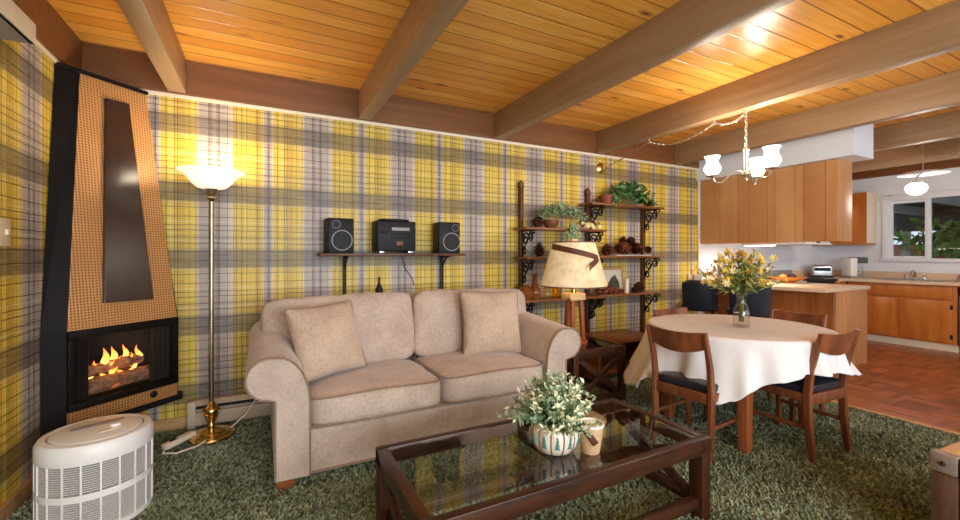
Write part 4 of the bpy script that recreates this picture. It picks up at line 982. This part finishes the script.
def blossom(bm_, p, r, n=7):
    nrm = Vector((rr.gauss(0, .5), -.6 + rr.gauss(0, .4), rr.gauss(.5, .4))).normalized(); a = nrm.orthogonal().normalized(); c = nrm.cross(a)
    for ring, k in ((1, r), (.55, r * .75)):
        for i in range(n):
            t = i * 2 * PI / n + ring; d = a * math.cos(t) + c * math.sin(t) + nrm * (.35 + (1 - ring) * 1.2); bm_.leaf(p, d, nrm, k, k * .62)
for i in range(85):
    a = rr.uniform(0, 2 * PI); tilt = min(1.2, abs(rr.gauss(0, .62))); ln = rr.uniform(.33, .50)
    d = Vector((math.sin(tilt) * math.cos(a), math.sin(tilt) * math.sin(a), math.cos(tilt))); base = Vector((.015 * math.cos(a), .015 * math.sin(a), .02)); nk = Vector((.012 * math.cos(a), .012 * math.sin(a), .20)); tip = nk + d * (ln - .17)
    st_.tube([base, nk, tip], .0018, 4)
    k = rr.random(); q = (fy if k < .52 else fc_ if k < .90 else fo)
    blossom(q, tip, rr.uniform(.020, .036))
    if k < .4:
        for _ in range(4): blossom(q, tip + Vector((rr.gauss(0, .02), rr.gauss(0, .02), rr.gauss(0, .02))), .018, 5)
    for t in (.35, .55, .75):
        lf.leaf(nk.lerp(tip, t), d + Vector((rr.gauss(0, .8), rr.gauss(0, .8), rr.gauss(0, .5))), (rr.gauss(0, 1), rr.gauss(0, 1), 1), rr.uniform(.05, .09), .026)
for sx, ang in ((-1, .95), (1, .55), (1, .75)):
    d = Vector((.8887 * sx * math.sin(ang), -.4585 * sx * math.sin(ang), math.cos(ang))); nk = Vector((0, 0, .20)); tip = nk + d * .30
    st_.tube([(0, 0, .03), nk, tip], .002, 4)
    for k in range(14):
        q = nk.lerp(tip, .5 + .5 * k / 13); fc_.leaf(q, Vector((rr.gauss(0, 1), rr.gauss(0, 1), rr.gauss(0.5, 1))), (0, 0, 1), .035, .022)
part('stems', st_, 'stem', bq); part('leaves', lf, 'leaf_gold', bq, smooth=False); part('yellow_flowers', fy, 'yellow', bq, 'yellow flowers', smooth=False)
part('cream_flowers', fc_, 'cream_petal', bq, 'cream flowers', smooth=False); part('orange_flowers', fo, 'orange_petal', bq, 'orange-gold flowers', smooth=False)

# ------------------------------------------------------------------ dining chairs (facing local +Y)
def make_chair(label, loc, rz):
    t = thing('dining_chair', label, 'chair', loc, rz, 'dining chairs round the table')
    for s_ in (-1, 1):
        part('leg', mb().sweep([(s_ * .185, -.225, 0), (s_ * .185, -.20, .22), (s_ * .185, -.195, .40), (s_ * .185, -.215, .56), (s_ * .188, -.272, .765)], [(.026, .036), (.030, .042), (.030, .046), (.028, .040), (.024, .026)]), 'chair', t)
        part('leg', mb().bar((s_ * .185, .185, .395), (s_ * .188, .19, 0), .036, .036, .004, .026, .026), 'chair', t)
        part('side_rail', mb().box(s_ * .185 - .011, s_ * .185 + .011, -.18, .172, .345, .395, .003), 'chair', t)
        part('stretcher', mb().bar((s_ * .185, -.20, .19), (s_ * .187, .185, .19), .018, .022, .003), 'chair', t)
    part('front_rail', mb().box(-.17, .17, .175, .195, .345, .395, .003), 'chair', t)
    part('rear_rail', mb().box(-.172, .172, -.212, -.190, .33, .395, .003), 'chair', t)
    part('seat', mb().cushion((0, -.003, .418), .37, .40, .052, 8, (0, 0, .010)), 'vinyl', t, 'black vinyl seat pad')
    def rail(u, v, off):
        x = (u * 2 - 1) * .178; k = 1 - (x / .178) ** 2; zl = .665 - .038 * k; zh = .768 - .012 * k; z = zl + (zh - zl) * v
        y = -.225 - (z - .60) * .28 - .030 * k; return (x, y + off, z)
    b = mb(); n, m = 16, 4
    F = [[b.bm.verts.new(rail(i / n, j / m, .009)) for j in range(m + 1)] for i in range(n + 1)]; K = [[b.bm.verts.new(rail(i / n, j / m, -.009)) for j in range(m + 1)] for i in range(n + 1)]
    for i in range(n):
        for j in range(m): b.bm.faces.new((F[i][j], F[i + 1][j], F[i + 1][j + 1], F[i][j + 1])); b.bm.faces.new((K[i][j], K[i][j + 1], K[i + 1][j + 1], K[i + 1][j]))
        b.bm.faces.new((F[i][0], K[i][0], K[i + 1][0], F[i + 1][0])); b.bm.faces.new((F[i][m], F[i + 1][m], K[i + 1][m], K[i][m]))
    for i in (0, n):
        for j in range(m): b.bm.faces.new((F[i][j], F[i][j + 1], K[i][j + 1], K[i][j]))
    part('backrest', b, 'chair', t); return t
ch = make_chair('dining chair on the near left side of the table, its back towards the coffee table', (2.545, 1.80, 0), -PI / 2 + .10)
dup(ch, (3.08, 1.525, 0), -.06, 'dining chair with curved back on the near right side of the table, facing the cloth')
dup(ch, (3.08, 2.175, 0), PI, 'dining chair behind the table with only its top rail showing left of the vase')
dup(ch, (3.545, 1.84, 0), PI / 2, 'dining chair across the table with top rail showing right of the vase before the bar')

# ------------------------------------------------------------------ kitchen bar, stools and cabinets
FZ = .006
pn = thing('bar_counter', 'wood-panelled kitchen bar with pale laminate top behind the dining table', 'bar counter', (0, 0, FZ))
fx = lambda y: 5.36 - (y - 2.23) * .14
b = mb(); n = 9
for i in range(n):
    y0, y1 = 2.26 + (3.58 - 2.26) * i / n, 2.26 + (3.58 - 2.26) * (i + 1) / n - .004
    b.hexa([(fx(y0), y0, .05), (6.0, y0, .05), (6.0, y1, .05), (fx(y1), y1, .05), (fx(y0), y0, .825), (6.0, y0, .825), (6.0, y1, .825), (fx(y1), y1, .825)], .002, 1)
part('front_panel', b, 'penin', pn)
part('end_panel', mb().box(5.355, 6.05, 2.225, 2.258, 0, .826, .003), 'cab_deep', pn, 'plain wood end panel')
part('plinth', mb().hexa([(5.42, 2.26, 0), (5.98, 2.26, 0), (5.98, 3.58, 0), (5.25, 3.58, 0), (5.42, 2.26, .05), (5.98, 2.26, .05), (5.98, 3.58, .05), (5.25, 3.58, .05)]), 'darkwood', pn)
part('countertop', mb().hexa([(5.09, 2.205, .827), (6.08, 2.205, .827), (6.08, 3.605, .827), (4.87, 3.605, .827), (5.09, 2.205, .866), (6.08, 2.205, .866), (6.08, 3.605, .866), (4.87, 3.605, .866)], .006), 'counter', pn)
part('backsplash', mb().box(4.86, 6.05, 3.585, 3.607, .868, .96, .003), 'counter', pn)
CZ = .866 + FZ
def stool(label, loc, rz):
    t = thing('bar_stool', label, 'stool', loc, rz, 'bar stools at the kitchen bar')
    part('seat', mb().cushion((0, 0, .60), .40, .38, .08, 5, (0, 0, .012)), 'vinyl', t)
    def bk(u, v, o):
        x = (u * 2 - 1); w = .178 + .010 * v - .03 * max(0, (v - .86) / .14) ** 2; z = .59 + .335 * v - .02 * max(0, abs(x) - .8) / .2 * (v > .9)
        y = -.165 - .05 * v - .05 * (1 - x * x) + o; return (x * w, y, z)
    b = mb(); n, m = 14, 10
    def sh_(u, v):
        if v <= .5: return bk(u, v * 2, .018)
        return bk(u, 2 - v * 2, -.018)
    b.grid(sh_, n, 2 * m)
    for x in (0, n): pass
    bmesh.ops.remove_doubles(b.bm, verts=b.bm.verts[:], dist=.0002); bmesh.ops.holes_fill(b.bm, edges=b.bm.edges[:], sides=0)
    part('backrest', b, 'vinyl', t, 'rounded black vinyl back')
    for sx in (-1, 1):
        for sy in (-1, 1): part('leg', mb().tube([(sx * .13, sy * .13, .57), (sx * .185, sy * .18, 0)], .013, 10), 'blackmetal', t)
    part('foot_ring', mb().tube([(.165 * math.cos(k * PI / 16), .165 * math.sin(k * PI / 16), .22) for k in range(32)], .009, 8, True), 'blackmetal', t)
    return t
s1 = stool('black bar stool at the left end of the bar below the tissue box', (4.63, 3.27, FZ), -.95)
dup(s1, (4.66, 2.73, FZ), -.95, 'black bar stool behind the flower vase, nearer the end of the bar')
tb = thing('tissue_box', 'small white tissue box with tissue on the bar end by the plaid wall', 'tissue box', (4.98, 3.50, CZ))
part('box', mb().box(-.06, .06, -.055, .055, 0, .085, .006), 'whitepl', tb); part('tissue', mb().lathe([(.04, .08), (.03, .11), (.012, .15), (0, .16)], n=9, wob=lambda a, z: 1 + .3 * math.sin(3 * a)), 'wax', tb)
solo('white_cord', mb().tube([(4.93, 3.56, CZ + .02), (4.865, 3.50, CZ + .012), (4.845, 3.48, CZ - .06), (4.86, 3.50, .70), (4.90, 3.53, .62), (4.98, 3.56, .60)], .005, 6), 'whitepl', 'white cord drooping over the left end of the bar', 'cord')
th = thing('thermos', 'slim grey metal flask on the bar left of the bouquet', 'flask', (5.20, 3.38, CZ))
part('body', mb().lathe([(0, 0), (.036, 0), (.038, .01), (.038, .20), (.028, .225), (0, .226)], n=24), 'greypl', th); part('cap', mb().lathe([(0, .224), (.026, .224), (.026, .262), (0, .266)], n=20), 'steel', th)
fb_ = thing('fruit_bowl', 'orange-brown fruit bowl on the bar right of the bouquet', 'bowl', (5.84, 2.93, CZ))
part('dish', mb().lathe([(0, 0), (.07, 0), (.075, .012), (.15, .035), (.20, .075), (.193, .075), (.14, .045), (0, .022)], n=36), 'bowlwood', fb_)
for i, (x, y, z, m_, lab) in enumerate(((-.06, .02, .072, 'fruit2', 'orange fruit at the left in the fruit bowl'), (.03, -.04, .074, 'fruit', 'dark fruit in the middle of the fruit bowl'), (.05, .065, .078, 'fruit', 'dark fruit at the back of the fruit bowl'))):
    solo('fruit', mb().ico((0, 0, 0), .042, 3, (1.1, 1, .9), .06, i), m_, lab, 'fruit', (5.84 + x, 2.93 + y, CZ + z), group='fruit in the bowl')

hc = thing('hanging_cabinet', 'long run of wooden hanging cabinets with vertical boards above the bar', 'cabinet', (0, 0, 0))
part('carcass', mb().box(5.14, 5.42, 2.135, 3.60, 1.365, 2.183, .003), 'cab', hc)
edges = [2.12, 2.22, 2.42, 2.50, 2.70, 2.78, 2.99, 3.12, 3.34, 3.42, 3.60]
b = mb()
for i, (y0, y1) in enumerate(zip(edges, edges[1:])): part('board', mb().box(5.118, 5.14, y0, y1 - .004, 1.36, 2.183, .0015, 1), ('cab', 'cab_light', 'cab_deep')[(i * 2 + i // 3) % 3], hc)
part('end_panel', mb().box(5.14, 5.425, 2.118, 2.137, 1.36, 2.183, .002), 'cab', hc)
ul = part('light_strip', mb().box(5.25, 5.31, 2.75, 3.15, 1.335, 1.364, .004), 'whitepl', hc, 'white light fitting under the cabinet')
part('tube', mb().tube([(5.28, 2.78, 1.332), (5.28, 3.12, 1.332)], .010, 10), 'tube', ul)
area('under_cabinet_light', (5.30, 2.95, 1.32), (0, 0, 0), .06, .36, 9, (1, .93, .82))
wc = thing('kitchen_cabinet', 'orange wooden wall cabinet left of the kitchen window', 'cabinet', (0, 0, 0))
part('carcass', mb().box(7.885, 8.195, 2.90, 3.60, 1.39, 2.14, .003), 'cream', wc, 'side coloured cream to show window light')  # cream colour stands in for window light falling on the cabinet end
part('door', mb().box(7.865, 7.884, 2.905, 3.27, 1.395, 2.135, .003), 'cab2', wc); part('door', mb().box(7.865, 7.884, 3.275, 3.598, 1.395, 2.135, .003), 'cab2', wc)
part('bottom_rail', mb().box(7.87, 8.19, 2.905, 3.598, 1.365, 1.39, .002), 'cab2', wc)
rh = thing('range_hood', 'white range hood over the dark stove below the hanging cabinets', 'range hood', (0, 0, 0))
part('canopy', mb().hexa([(6.48, 3.02, 1.36), (7.18, 3.02, 1.36), (7.18, 3.6, 1.36), (6.48, 3.6, 1.36), (6.48, 3.10, 1.43), (7.18, 3.10, 1.43), (7.18, 3.6, 1.46), (6.48, 3.6, 1.46)], .005), 'whitepl', rh)
part('duct_cover', mb().box(6.66, 7.0, 3.28, 3.6, 1.455, 2.10, .004), 'whitepl', rh)
part('button', mb().box(6.80, 6.86, 3.03, 3.06, 1.385, 1.40), 'black', rh)
# back run and sink run
bk = thing('base_cabinet', 'orange wooden corner base cabinet right of the dark stove', 'cabinet', (0, 0, FZ))
part('carcass', mb().box(7.24, 8.19, 3.04, 3.60, .10, .825, .003), 'cab2', bk); part('toe_kick', mb().box(7.24, 8.19, 3.10, 3.60, 0, .10), 'cream', bk)
part('door', mb().box(7.26, 7.56, 3.02, 3.04, .12, .80, .003), 'cab2', bk)
skb = thing('sink_cabinet', 'orange wooden sink cabinet with two doors under the kitchen window', 'cabinet', (0, 0, FZ))
part('carcass', mb().box(7.62, 8.19, 1.93, 3.035, .095, .825, .003), 'cab2', skb)
part('toe_kick', mb().box(7.66, 8.19, 1.93, 3.035, 0, .094), 'cream', skb, 'pale toe kick')
part('false_front', mb().box(7.60, 7.62, 1.97, 3.02, .655, .815, .004), 'cab2', skb)
for y0, y1, hy_ in ((1.97, 2.46, 1.975), (2.50, 3.02, 3.01)):
    d_ = part('door', mb().box(7.60, 7.62, y0, y1, .115, .635, .004), 'cab2', skb)
    for z in (.19, .56): part('hinge', mb().box(7.594, 7.602, hy_ - .012, hy_ + .012, z - .028, z + .028, .002), 'iron', d_)
part('stile', mb().box(7.612, 7.622, 2.455, 2.505, .10, .65), 'cab2', skb)
dw = thing('dishwasher', 'dark grey appliance at the right end of the sink cabinet', 'appliance', (0, 0, FZ))
part('body', mb().box(7.64, 8.18, 1.32, 1.92, .08, .82, .004), 'darkgrey', dw); part('door', mb().box(7.60, 7.64, 1.325, 1.915, .10, .70, .006), 'darkgrey', dw); part('control_panel', mb().box(7.60, 7.64, 1.325, 1.915, .71, .82, .006), 'black', dw)
part('kick_plate', mb().box(7.68, 8.18, 1.32, 1.92, 0, .08), 'black', dw)
wt = thing('worktop', 'pale laminate worktop in an L round the kitchen corner under the window', 'worktop', (0, 0, FZ))
b = mb().box(7.565, 8.195, 1.30, 2.16, .828, .866, .004).box(7.565, 7.68, 2.16, 2.72, .828, .866).box(8.10, 8.195, 2.16, 2.72, .828, .866).box(7.565, 8.195, 2.72, 3.60, .828, .866, .004).box(7.24, 7.565, 3.0, 3.60, .828, .866, .004)
part('slab', b, 'counter', wt)
part('backsplash', mb().box(8.17, 8.198, 1.30, 3.58, .867, .965, .004).box(7.24, 8.17, 3.575, 3.60, .867, .965, .004), 'counter', wt)
sk = thing('kitchen_sink', 'stainless steel sink set in the worktop under the window', 'sink', (0, 0, FZ))
part('basin', mb().box(7.68, 7.69, 2.16, 2.72, .70, .868).box(8.09, 8.10, 2.16, 2.72, .70, .868).box(7.69, 8.09, 2.16, 2.17, .70, .868).box(7.69, 8.09, 2.71, 2.72, .70, .868).box(7.69, 8.09, 2.17, 2.71, .69, .70), 'steel', sk)
part('rim', mb().box(7.67, 7.695, 2.15, 2.73, .867, .872, .001).box(8.085, 8.11, 2.15, 2.73, .867, .872, .001).box(7.695, 8.085, 2.15, 2.175, .867, .872, .001).box(7.695, 8.085, 2.705, 2.73, .867, .872, .001), 'steel', sk)
fa = thing('kitchen_faucet', 'arched chrome faucet behind the sink under the window', 'faucet', (8.13, 2.46, CZ))
part('spout', mb().tube([(0, 0, 0), (0, 0, .06), (-.02, 0, .10), (-.07, 0, .125), (-.13, 0, .11), (-.16, 0, .075)], .012, 10), 'steel', fa); part('deck_plate', mb().cushion((0, 0, .008), .05, .24, .016, 5), 'steel', fa)
for y in (-.09, .09): part('handle', mb().tube([(0, y, .01), (0, y, .045), (-.03, y * 1.2, .06)], .011, 8), 'steel', fa)
solo('side_spray', mb().tube([(8.13, 2.05, CZ), (8.12, 2.05, CZ + .04), (8.08, 2.0, CZ + .12)], [.016, .012, .014], 10), 'steel', 'chrome side spray standing at the right of the faucet', 'spray')
sv = thing('stove', 'dark cooking range between the bar and the back worktop', 'stove', (0, 0, FZ))
part('body', mb().box(6.46, 7.22, 3.02, 3.60, .02, .84, .004), 'black', sv); part('cooktop', mb().box(6.45, 7.23, 2.98, 3.60, .84, .872, .006), 'black', sv); part('oven_door', mb().box(6.49, 7.19, 2.985, 3.02, .18, .74, .006), 'darkgrey', sv)
part('handle', mb().tube([(6.55, 2.96, .77), (7.13, 2.96, .77)], .012, 8), 'steel', sv)
for x, y in ((6.66, 3.15), (7.02, 3.15), (6.66, 3.42), (7.02, 3.42)): part('burner', mb().lathe([(.03, .873), (.085, .873), (.085, .882), (.03, .882)], c=(x, y, 0), n=24, close=True), 'iron', sv)
part('back_guard', mb().box(6.46, 7.22, 3.56, 3.60, .872, .98, .004), 'greypl', sv)
fc2 = thing('base_cabinet', 'narrow orange base cabinet between the bar and the stove', 'cabinet', (0, 0, FZ))
part('carcass', mb().box(6.09, 6.44, 3.04, 3.60, .1, .826, .003), 'cab2', fc2); part('top', mb().box(6.09, 6.44, 3.0, 3.60, .828, .866, .004), 'counter', fc2); part('toe_kick', mb().box(6.09, 6.44, 3.1, 3.60, 0, .1), 'cream', fc2)
to = thing('toaster', 'chrome toaster standing in the corner left of the coffee maker', 'toaster', (7.62, 3.36, CZ), math.radians(35))
part('body', mb().box(-.09, .09, -.13, .13, .012, .19, .03, 4), 'steel', to); part('base', mb().box(-.095, .095, -.135, .135, 0, .02, .006), 'black', to); part('slot', mb().box(-.05, -.02, -.10, .10, .185, .192), 'black', to); part('slot', mb().box(.02, .05, -.10, .10, .185, .192), 'black', to); part('stripe', mb().box(-.092, -.085, -.10, .10, .10, .15), 'black', to)
cm = thing('coffee_maker', 'white and grey coffee maker on the corner worktop left of the window', 'coffee maker', (7.90, 3.06, CZ), math.radians(60))
part('base', mb().box(-.09, .09, -.14, .12, 0, .03, .008), 'greypl', cm); part('water_tank', mb().box(-.09, .09, .02, .12, .03, .30, .012), 'whitepl', cm); part('head', mb().box(-.09, .09, -.13, .03, .22, .31, .014), 'darkgrey', cm)
cf = part('carafe', mb().lathe([(0, .032), (.062, .032), (.07, .07), (.062, .13), (.05, .16), (.045, .16), (.058, .125), (.064, .07), (0, .04)], c=(0, -.06, 0), n=24), 'clear', cm); part('carafe_handle', mb().tube([(.06, -.07, .14), (.11, -.07, .13), (.11, -.07, .07), (.066, -.07, .06)], .009, 8), 'black', cf)

# ------------------------------------------------------------------ chandelier with swag chain
CX_, CY_ = 3.385, 1.995
cl = thing('chandelier', 'three-light chandelier with lit white tulip glass shades above the dining table', 'chandelier', (CX_, CY_, 1.80))
part('column', mb().lathe([(0, 0), (.012, .004), (.016, .02), (.008, .03), (.02, .045), (.034, .055), (.034, .07), (.018, .085), (.018, .24), (.024, .25), (.012, .27), (0, .275)], n=20), 'pewter', cl)
for i, (la, de) in enumerate(((-.221, .080), (.041, -.231), (.180, .151))):
    dx, dy = la * .8887 + de * .4585, -la * .4585 + de * .8887
    pt = [(0, 0, .06), (dx * .25, dy * .25, .085), (dx * .48, dy * .48, .055), (dx * .70, dy * .70, .005), (dx * .90, dy * .90, .008), (dx, dy, .05)]
    fine = []
    for k in range(len(pt) - 1):
        a, b_, c, d = (Vector(pt[max(0, k - 1)]), Vector(pt[k]), Vector(pt[k + 1]), Vector(pt[min(len(pt) - 1, k + 2)]))
        for s_ in range(5):
            t = s_ / 5; fine.append(.5 * (2 * b_ + (c - a) * t + (2 * a - 5 * b_ + 4 * c - d) * t * t + (3 * b_ - a - 3 * c + d) * t ** 3))
    fine.append(Vector(pt[-1])); arm_ = part('arm', mb().tube(fine, .0065, 8), 'pewter', cl)
    part('bobeche', mb().lathe([(0, .042), (.02, .044), (.045, .054), (.048, .060), (.02, .058), (.02, .075), (0, .076)], c=(dx, dy, 0), n=24), 'pewter', arm_)
    part('glass_shade', mb().lathe([(.022, .062), (.045, .075), (.062, .105), (.062, .125), (.048, .155), (.043, .175), (.050, .20), (.060, .215), (.055, .215), (.045, .20), (.038, .175), (.044, .153), (.057, .124), (.057, .106), (.04, .08), (.018, .068)], c=(dx, dy, 0), n=32), 'tulip_glass', arm_)
    point('chandelier_light', (CX_ + dx, CY_ + dy, 1.80 + .28), 9, (1, .88, .72), .04)
def chain(name, pts, label, size=.022):
    b = mb(); acc = []; pts = [Vector(p) for p in pts]
    seg = []
    for a, c in zip(pts, pts[1:]):
        L = (c - a).length; k = max(1, round(L / (size * 1.5)))
        for i in range(k): seg.append((a.lerp(c, i / k), a.lerp(c, (i + 1) / k)))
    for i, (a, c) in enumerate(seg):
        d = (c - a); L = d.length; d.normalize(); n1 = d.cross(Vector((.3, .9, .2))).normalized()
        if i % 2: n1 = d.cross(n1)
        m = (a + c) / 2; b.tube([m + d * math.cos(t * PI / 4) * L * .72 + n1 * math.sin(t * PI / 4) * size * .42 for t in range(8)], size * .13, 5, True)
    return b
def cat(a, c, sag, n=14):
    a, c = Vector(a), Vector(c); return [a.lerp(c, i / n) - Vector((0, 0, sag * 4 * (i / n) * (1 - i / n))) for i in range(n + 1)]
hooks = [(CX_, CY_, 2.335), (CX_, 2.26, 2.335), (CX_, 2.94, 2.335)]
part('hanging_chain', chain('c', [(0, 0, .275), (0, 0, .53)], ''), 'pewter', cl)
sw = tag(bpy.data.objects.new('swag_chain', chain('c', cat(hooks[0], hooks[1], .04) + cat(hooks[1], hooks[2], .085)[1:] + cat(hooks[2], (3.40, 3.58, 2.19), .015)[1:], '').mesh('swag_chain', 'pewter')), 'pale chain swagged along the ceiling beam from the chandelier to the plaid wall', 'chain'); COL.objects.link(sw)
for i, (h_, lab) in enumerate(zip(hooks, ('ceiling hook right above the chandelier', 'ceiling hook next along the beam from the chandelier', 'ceiling hook on the beam nearest the plaid wall'))):
    solo('ceiling_hook', mb().lathe([(0, .018), (.012, .018), (.012, .010), (.004, .008), (.004, -.004), (0, -.004)], n=14).tube([(.008 * math.sin(t * .6), 0, -.008 + .008 * math.cos(t * .6)) for t in range(9)], .0035, 6), 'pewter', lab, 'hook', (h_[0], h_[1], 2.334), group='hooks holding the swag chain')

# ------------------------------------------------------------------ kitchen pendant
PX, PY = 6.75, 1.98
kp = thing('pendant_lamp', 'white saucer pendant lamp with lit globe in front of the kitchen window', 'pendant lamp', (PX, PY, 1.96))
part('saucer', mb().lathe([(.0, .225), (.05, .224), (.16, .215), (.215, .19), (.218, .186), (.16, .206), (.05, .214), (0, .215)], n=44), 'white', kp)
part('globe', mb().lathe([(0, -.05), (.04, -.046), (.08, -.02), (.098, .02), (.09, .06), (.055, .085), (0, .09)], c=(-.07, .036, 0), n=32), 'globe', kp)
part('globe_arm', mb().lathe([(0, .088), (.06, .088), (.05, .105), (.012, .115), (0, .115)], c=(-.07, .036, 0), n=20).tube([(-.07, .036, .11), (-.06, .03, .16), (0, 0, .215)], .008, 8), 'pewter', kp)
part('cord', mb().tube([(0, 0, .22), (0, 0, .63)], .005, 6), 'pewter', kp)
point('pendant_light', (PX - .07, PY + .036, 1.84), 16, (1, .95, .88), .10)
sw2 = tag(bpy.data.objects.new('swag_chain', chain('c', cat((PX, PY, 2.56), (7.10, 1.55, 2.36), .12), '').mesh('swag_chain', 'brass')), 'short chain swagged from the pendant lamp cord towards the kitchen ceiling beam', 'chain'); COL.objects.link(sw2)

# ------------------------------------------------------------------ left wall fittings and the trunk
wsw = thing('light_switch', 'beige switch plate on the left plaid wall', 'switch', (XL, 2.74, 1.33))
part('plate', mb().box(0, .007, -.05, .05, -.065, .065, .003), 'granite', wsw); part('toggle', mb().box(.006, .018, -.006, .006, -.012, .014, .002), 'cream', wsw, 'cream toggle')
hs = thing('high_shelf', 'cream floating shelf high on the left wall at the picture corner', 'shelf', (XL, 1.6, 2.10))
part('board', mb().box(.0, .22, -.80, .81, 0, .004), 'greypl', hs, 'grey underside'); part('fascia', mb().box(.205, .225, -.80, .81, -.0, .085, .003), 'cream', hs); part('end_cap', mb().box(.0, .205, .795, .81, .004, .085, .002), 'cream', hs); part('top_board', mb().box(.0, .205, -.80, .795, .075, .085), 'cream', hs)
part('bracket', mb().box(.0, .16, .55, .58, -.02, .0, .003), 'iron', hs, 'dark metal bracket')
tk = thing('storage_chest', 'rustic dark wooden trunk with bolted corner boards at the right edge of the picture', 'trunk', (2.345, .665, 0), math.radians(-4))
Wt, Dt, Ht = .62, .75, .46
part('body', mb().box(.03, Wt - .03, -Dt + .03, -.03, .05, Ht - .032, .004), 'trunk', tk)
for x0, x1 in ((0, .10), (.108, .25), (.256, .42), (.426, .535), (.542, .62)):
    part('back_board', mb().box(x0, x1, -.028, -.004, .02, Ht - .036, .004), 'trunk', tk)
for y0, y1 in ((-.076, -.0), (-.26, -.083), (-.45, -.266), (-.66, -.456), (-.75, -.667)):
    part('side_board', mb().box(-.006, .028, y0, y1, .02, Ht - .078, .004), 'trunk', tk)
part('corner_plate', mb().box(-.014, .03, -.076, .0, Ht - .074, Ht, .004), 'trunk_grey', tk, 'greyed corner block with bolt')
part('top_rail', mb().box(-.012, .03, -Dt, -.083, Ht - .074, Ht - .002, .004), 'trunk_grey', tk)
for y0, y1 in ((-.066, -.004), (-.20, -.074), (-.34, -.208), (-.48, -.348), (-.62, -.488), (-.75, -.628)):
    part('top_slat', mb().box(.034, Wt, y0, y1, Ht - .03, Ht - .006, .003), 'sole_ash', tk, 'top slat coloured pale as if sunlit')  # sunlight on the trunk top is put into the pale wood colour
for p in ((-.016, -.038, Ht - .037), (-.014, -.70, Ht - .037)): part('bolt', mb().ico(p, .009, 2), 'iron', tk)

# what nobody could count: leaves and blossoms of each plant
for o in S.objects:
    if o.parent and o.name.split('.')[0] in ('foliage', 'blooms', 'flowers', 'leaves', 'stems', 'yellow_flowers', 'cream_flowers', 'orange_flowers'): o['kind'] = 'stuff'
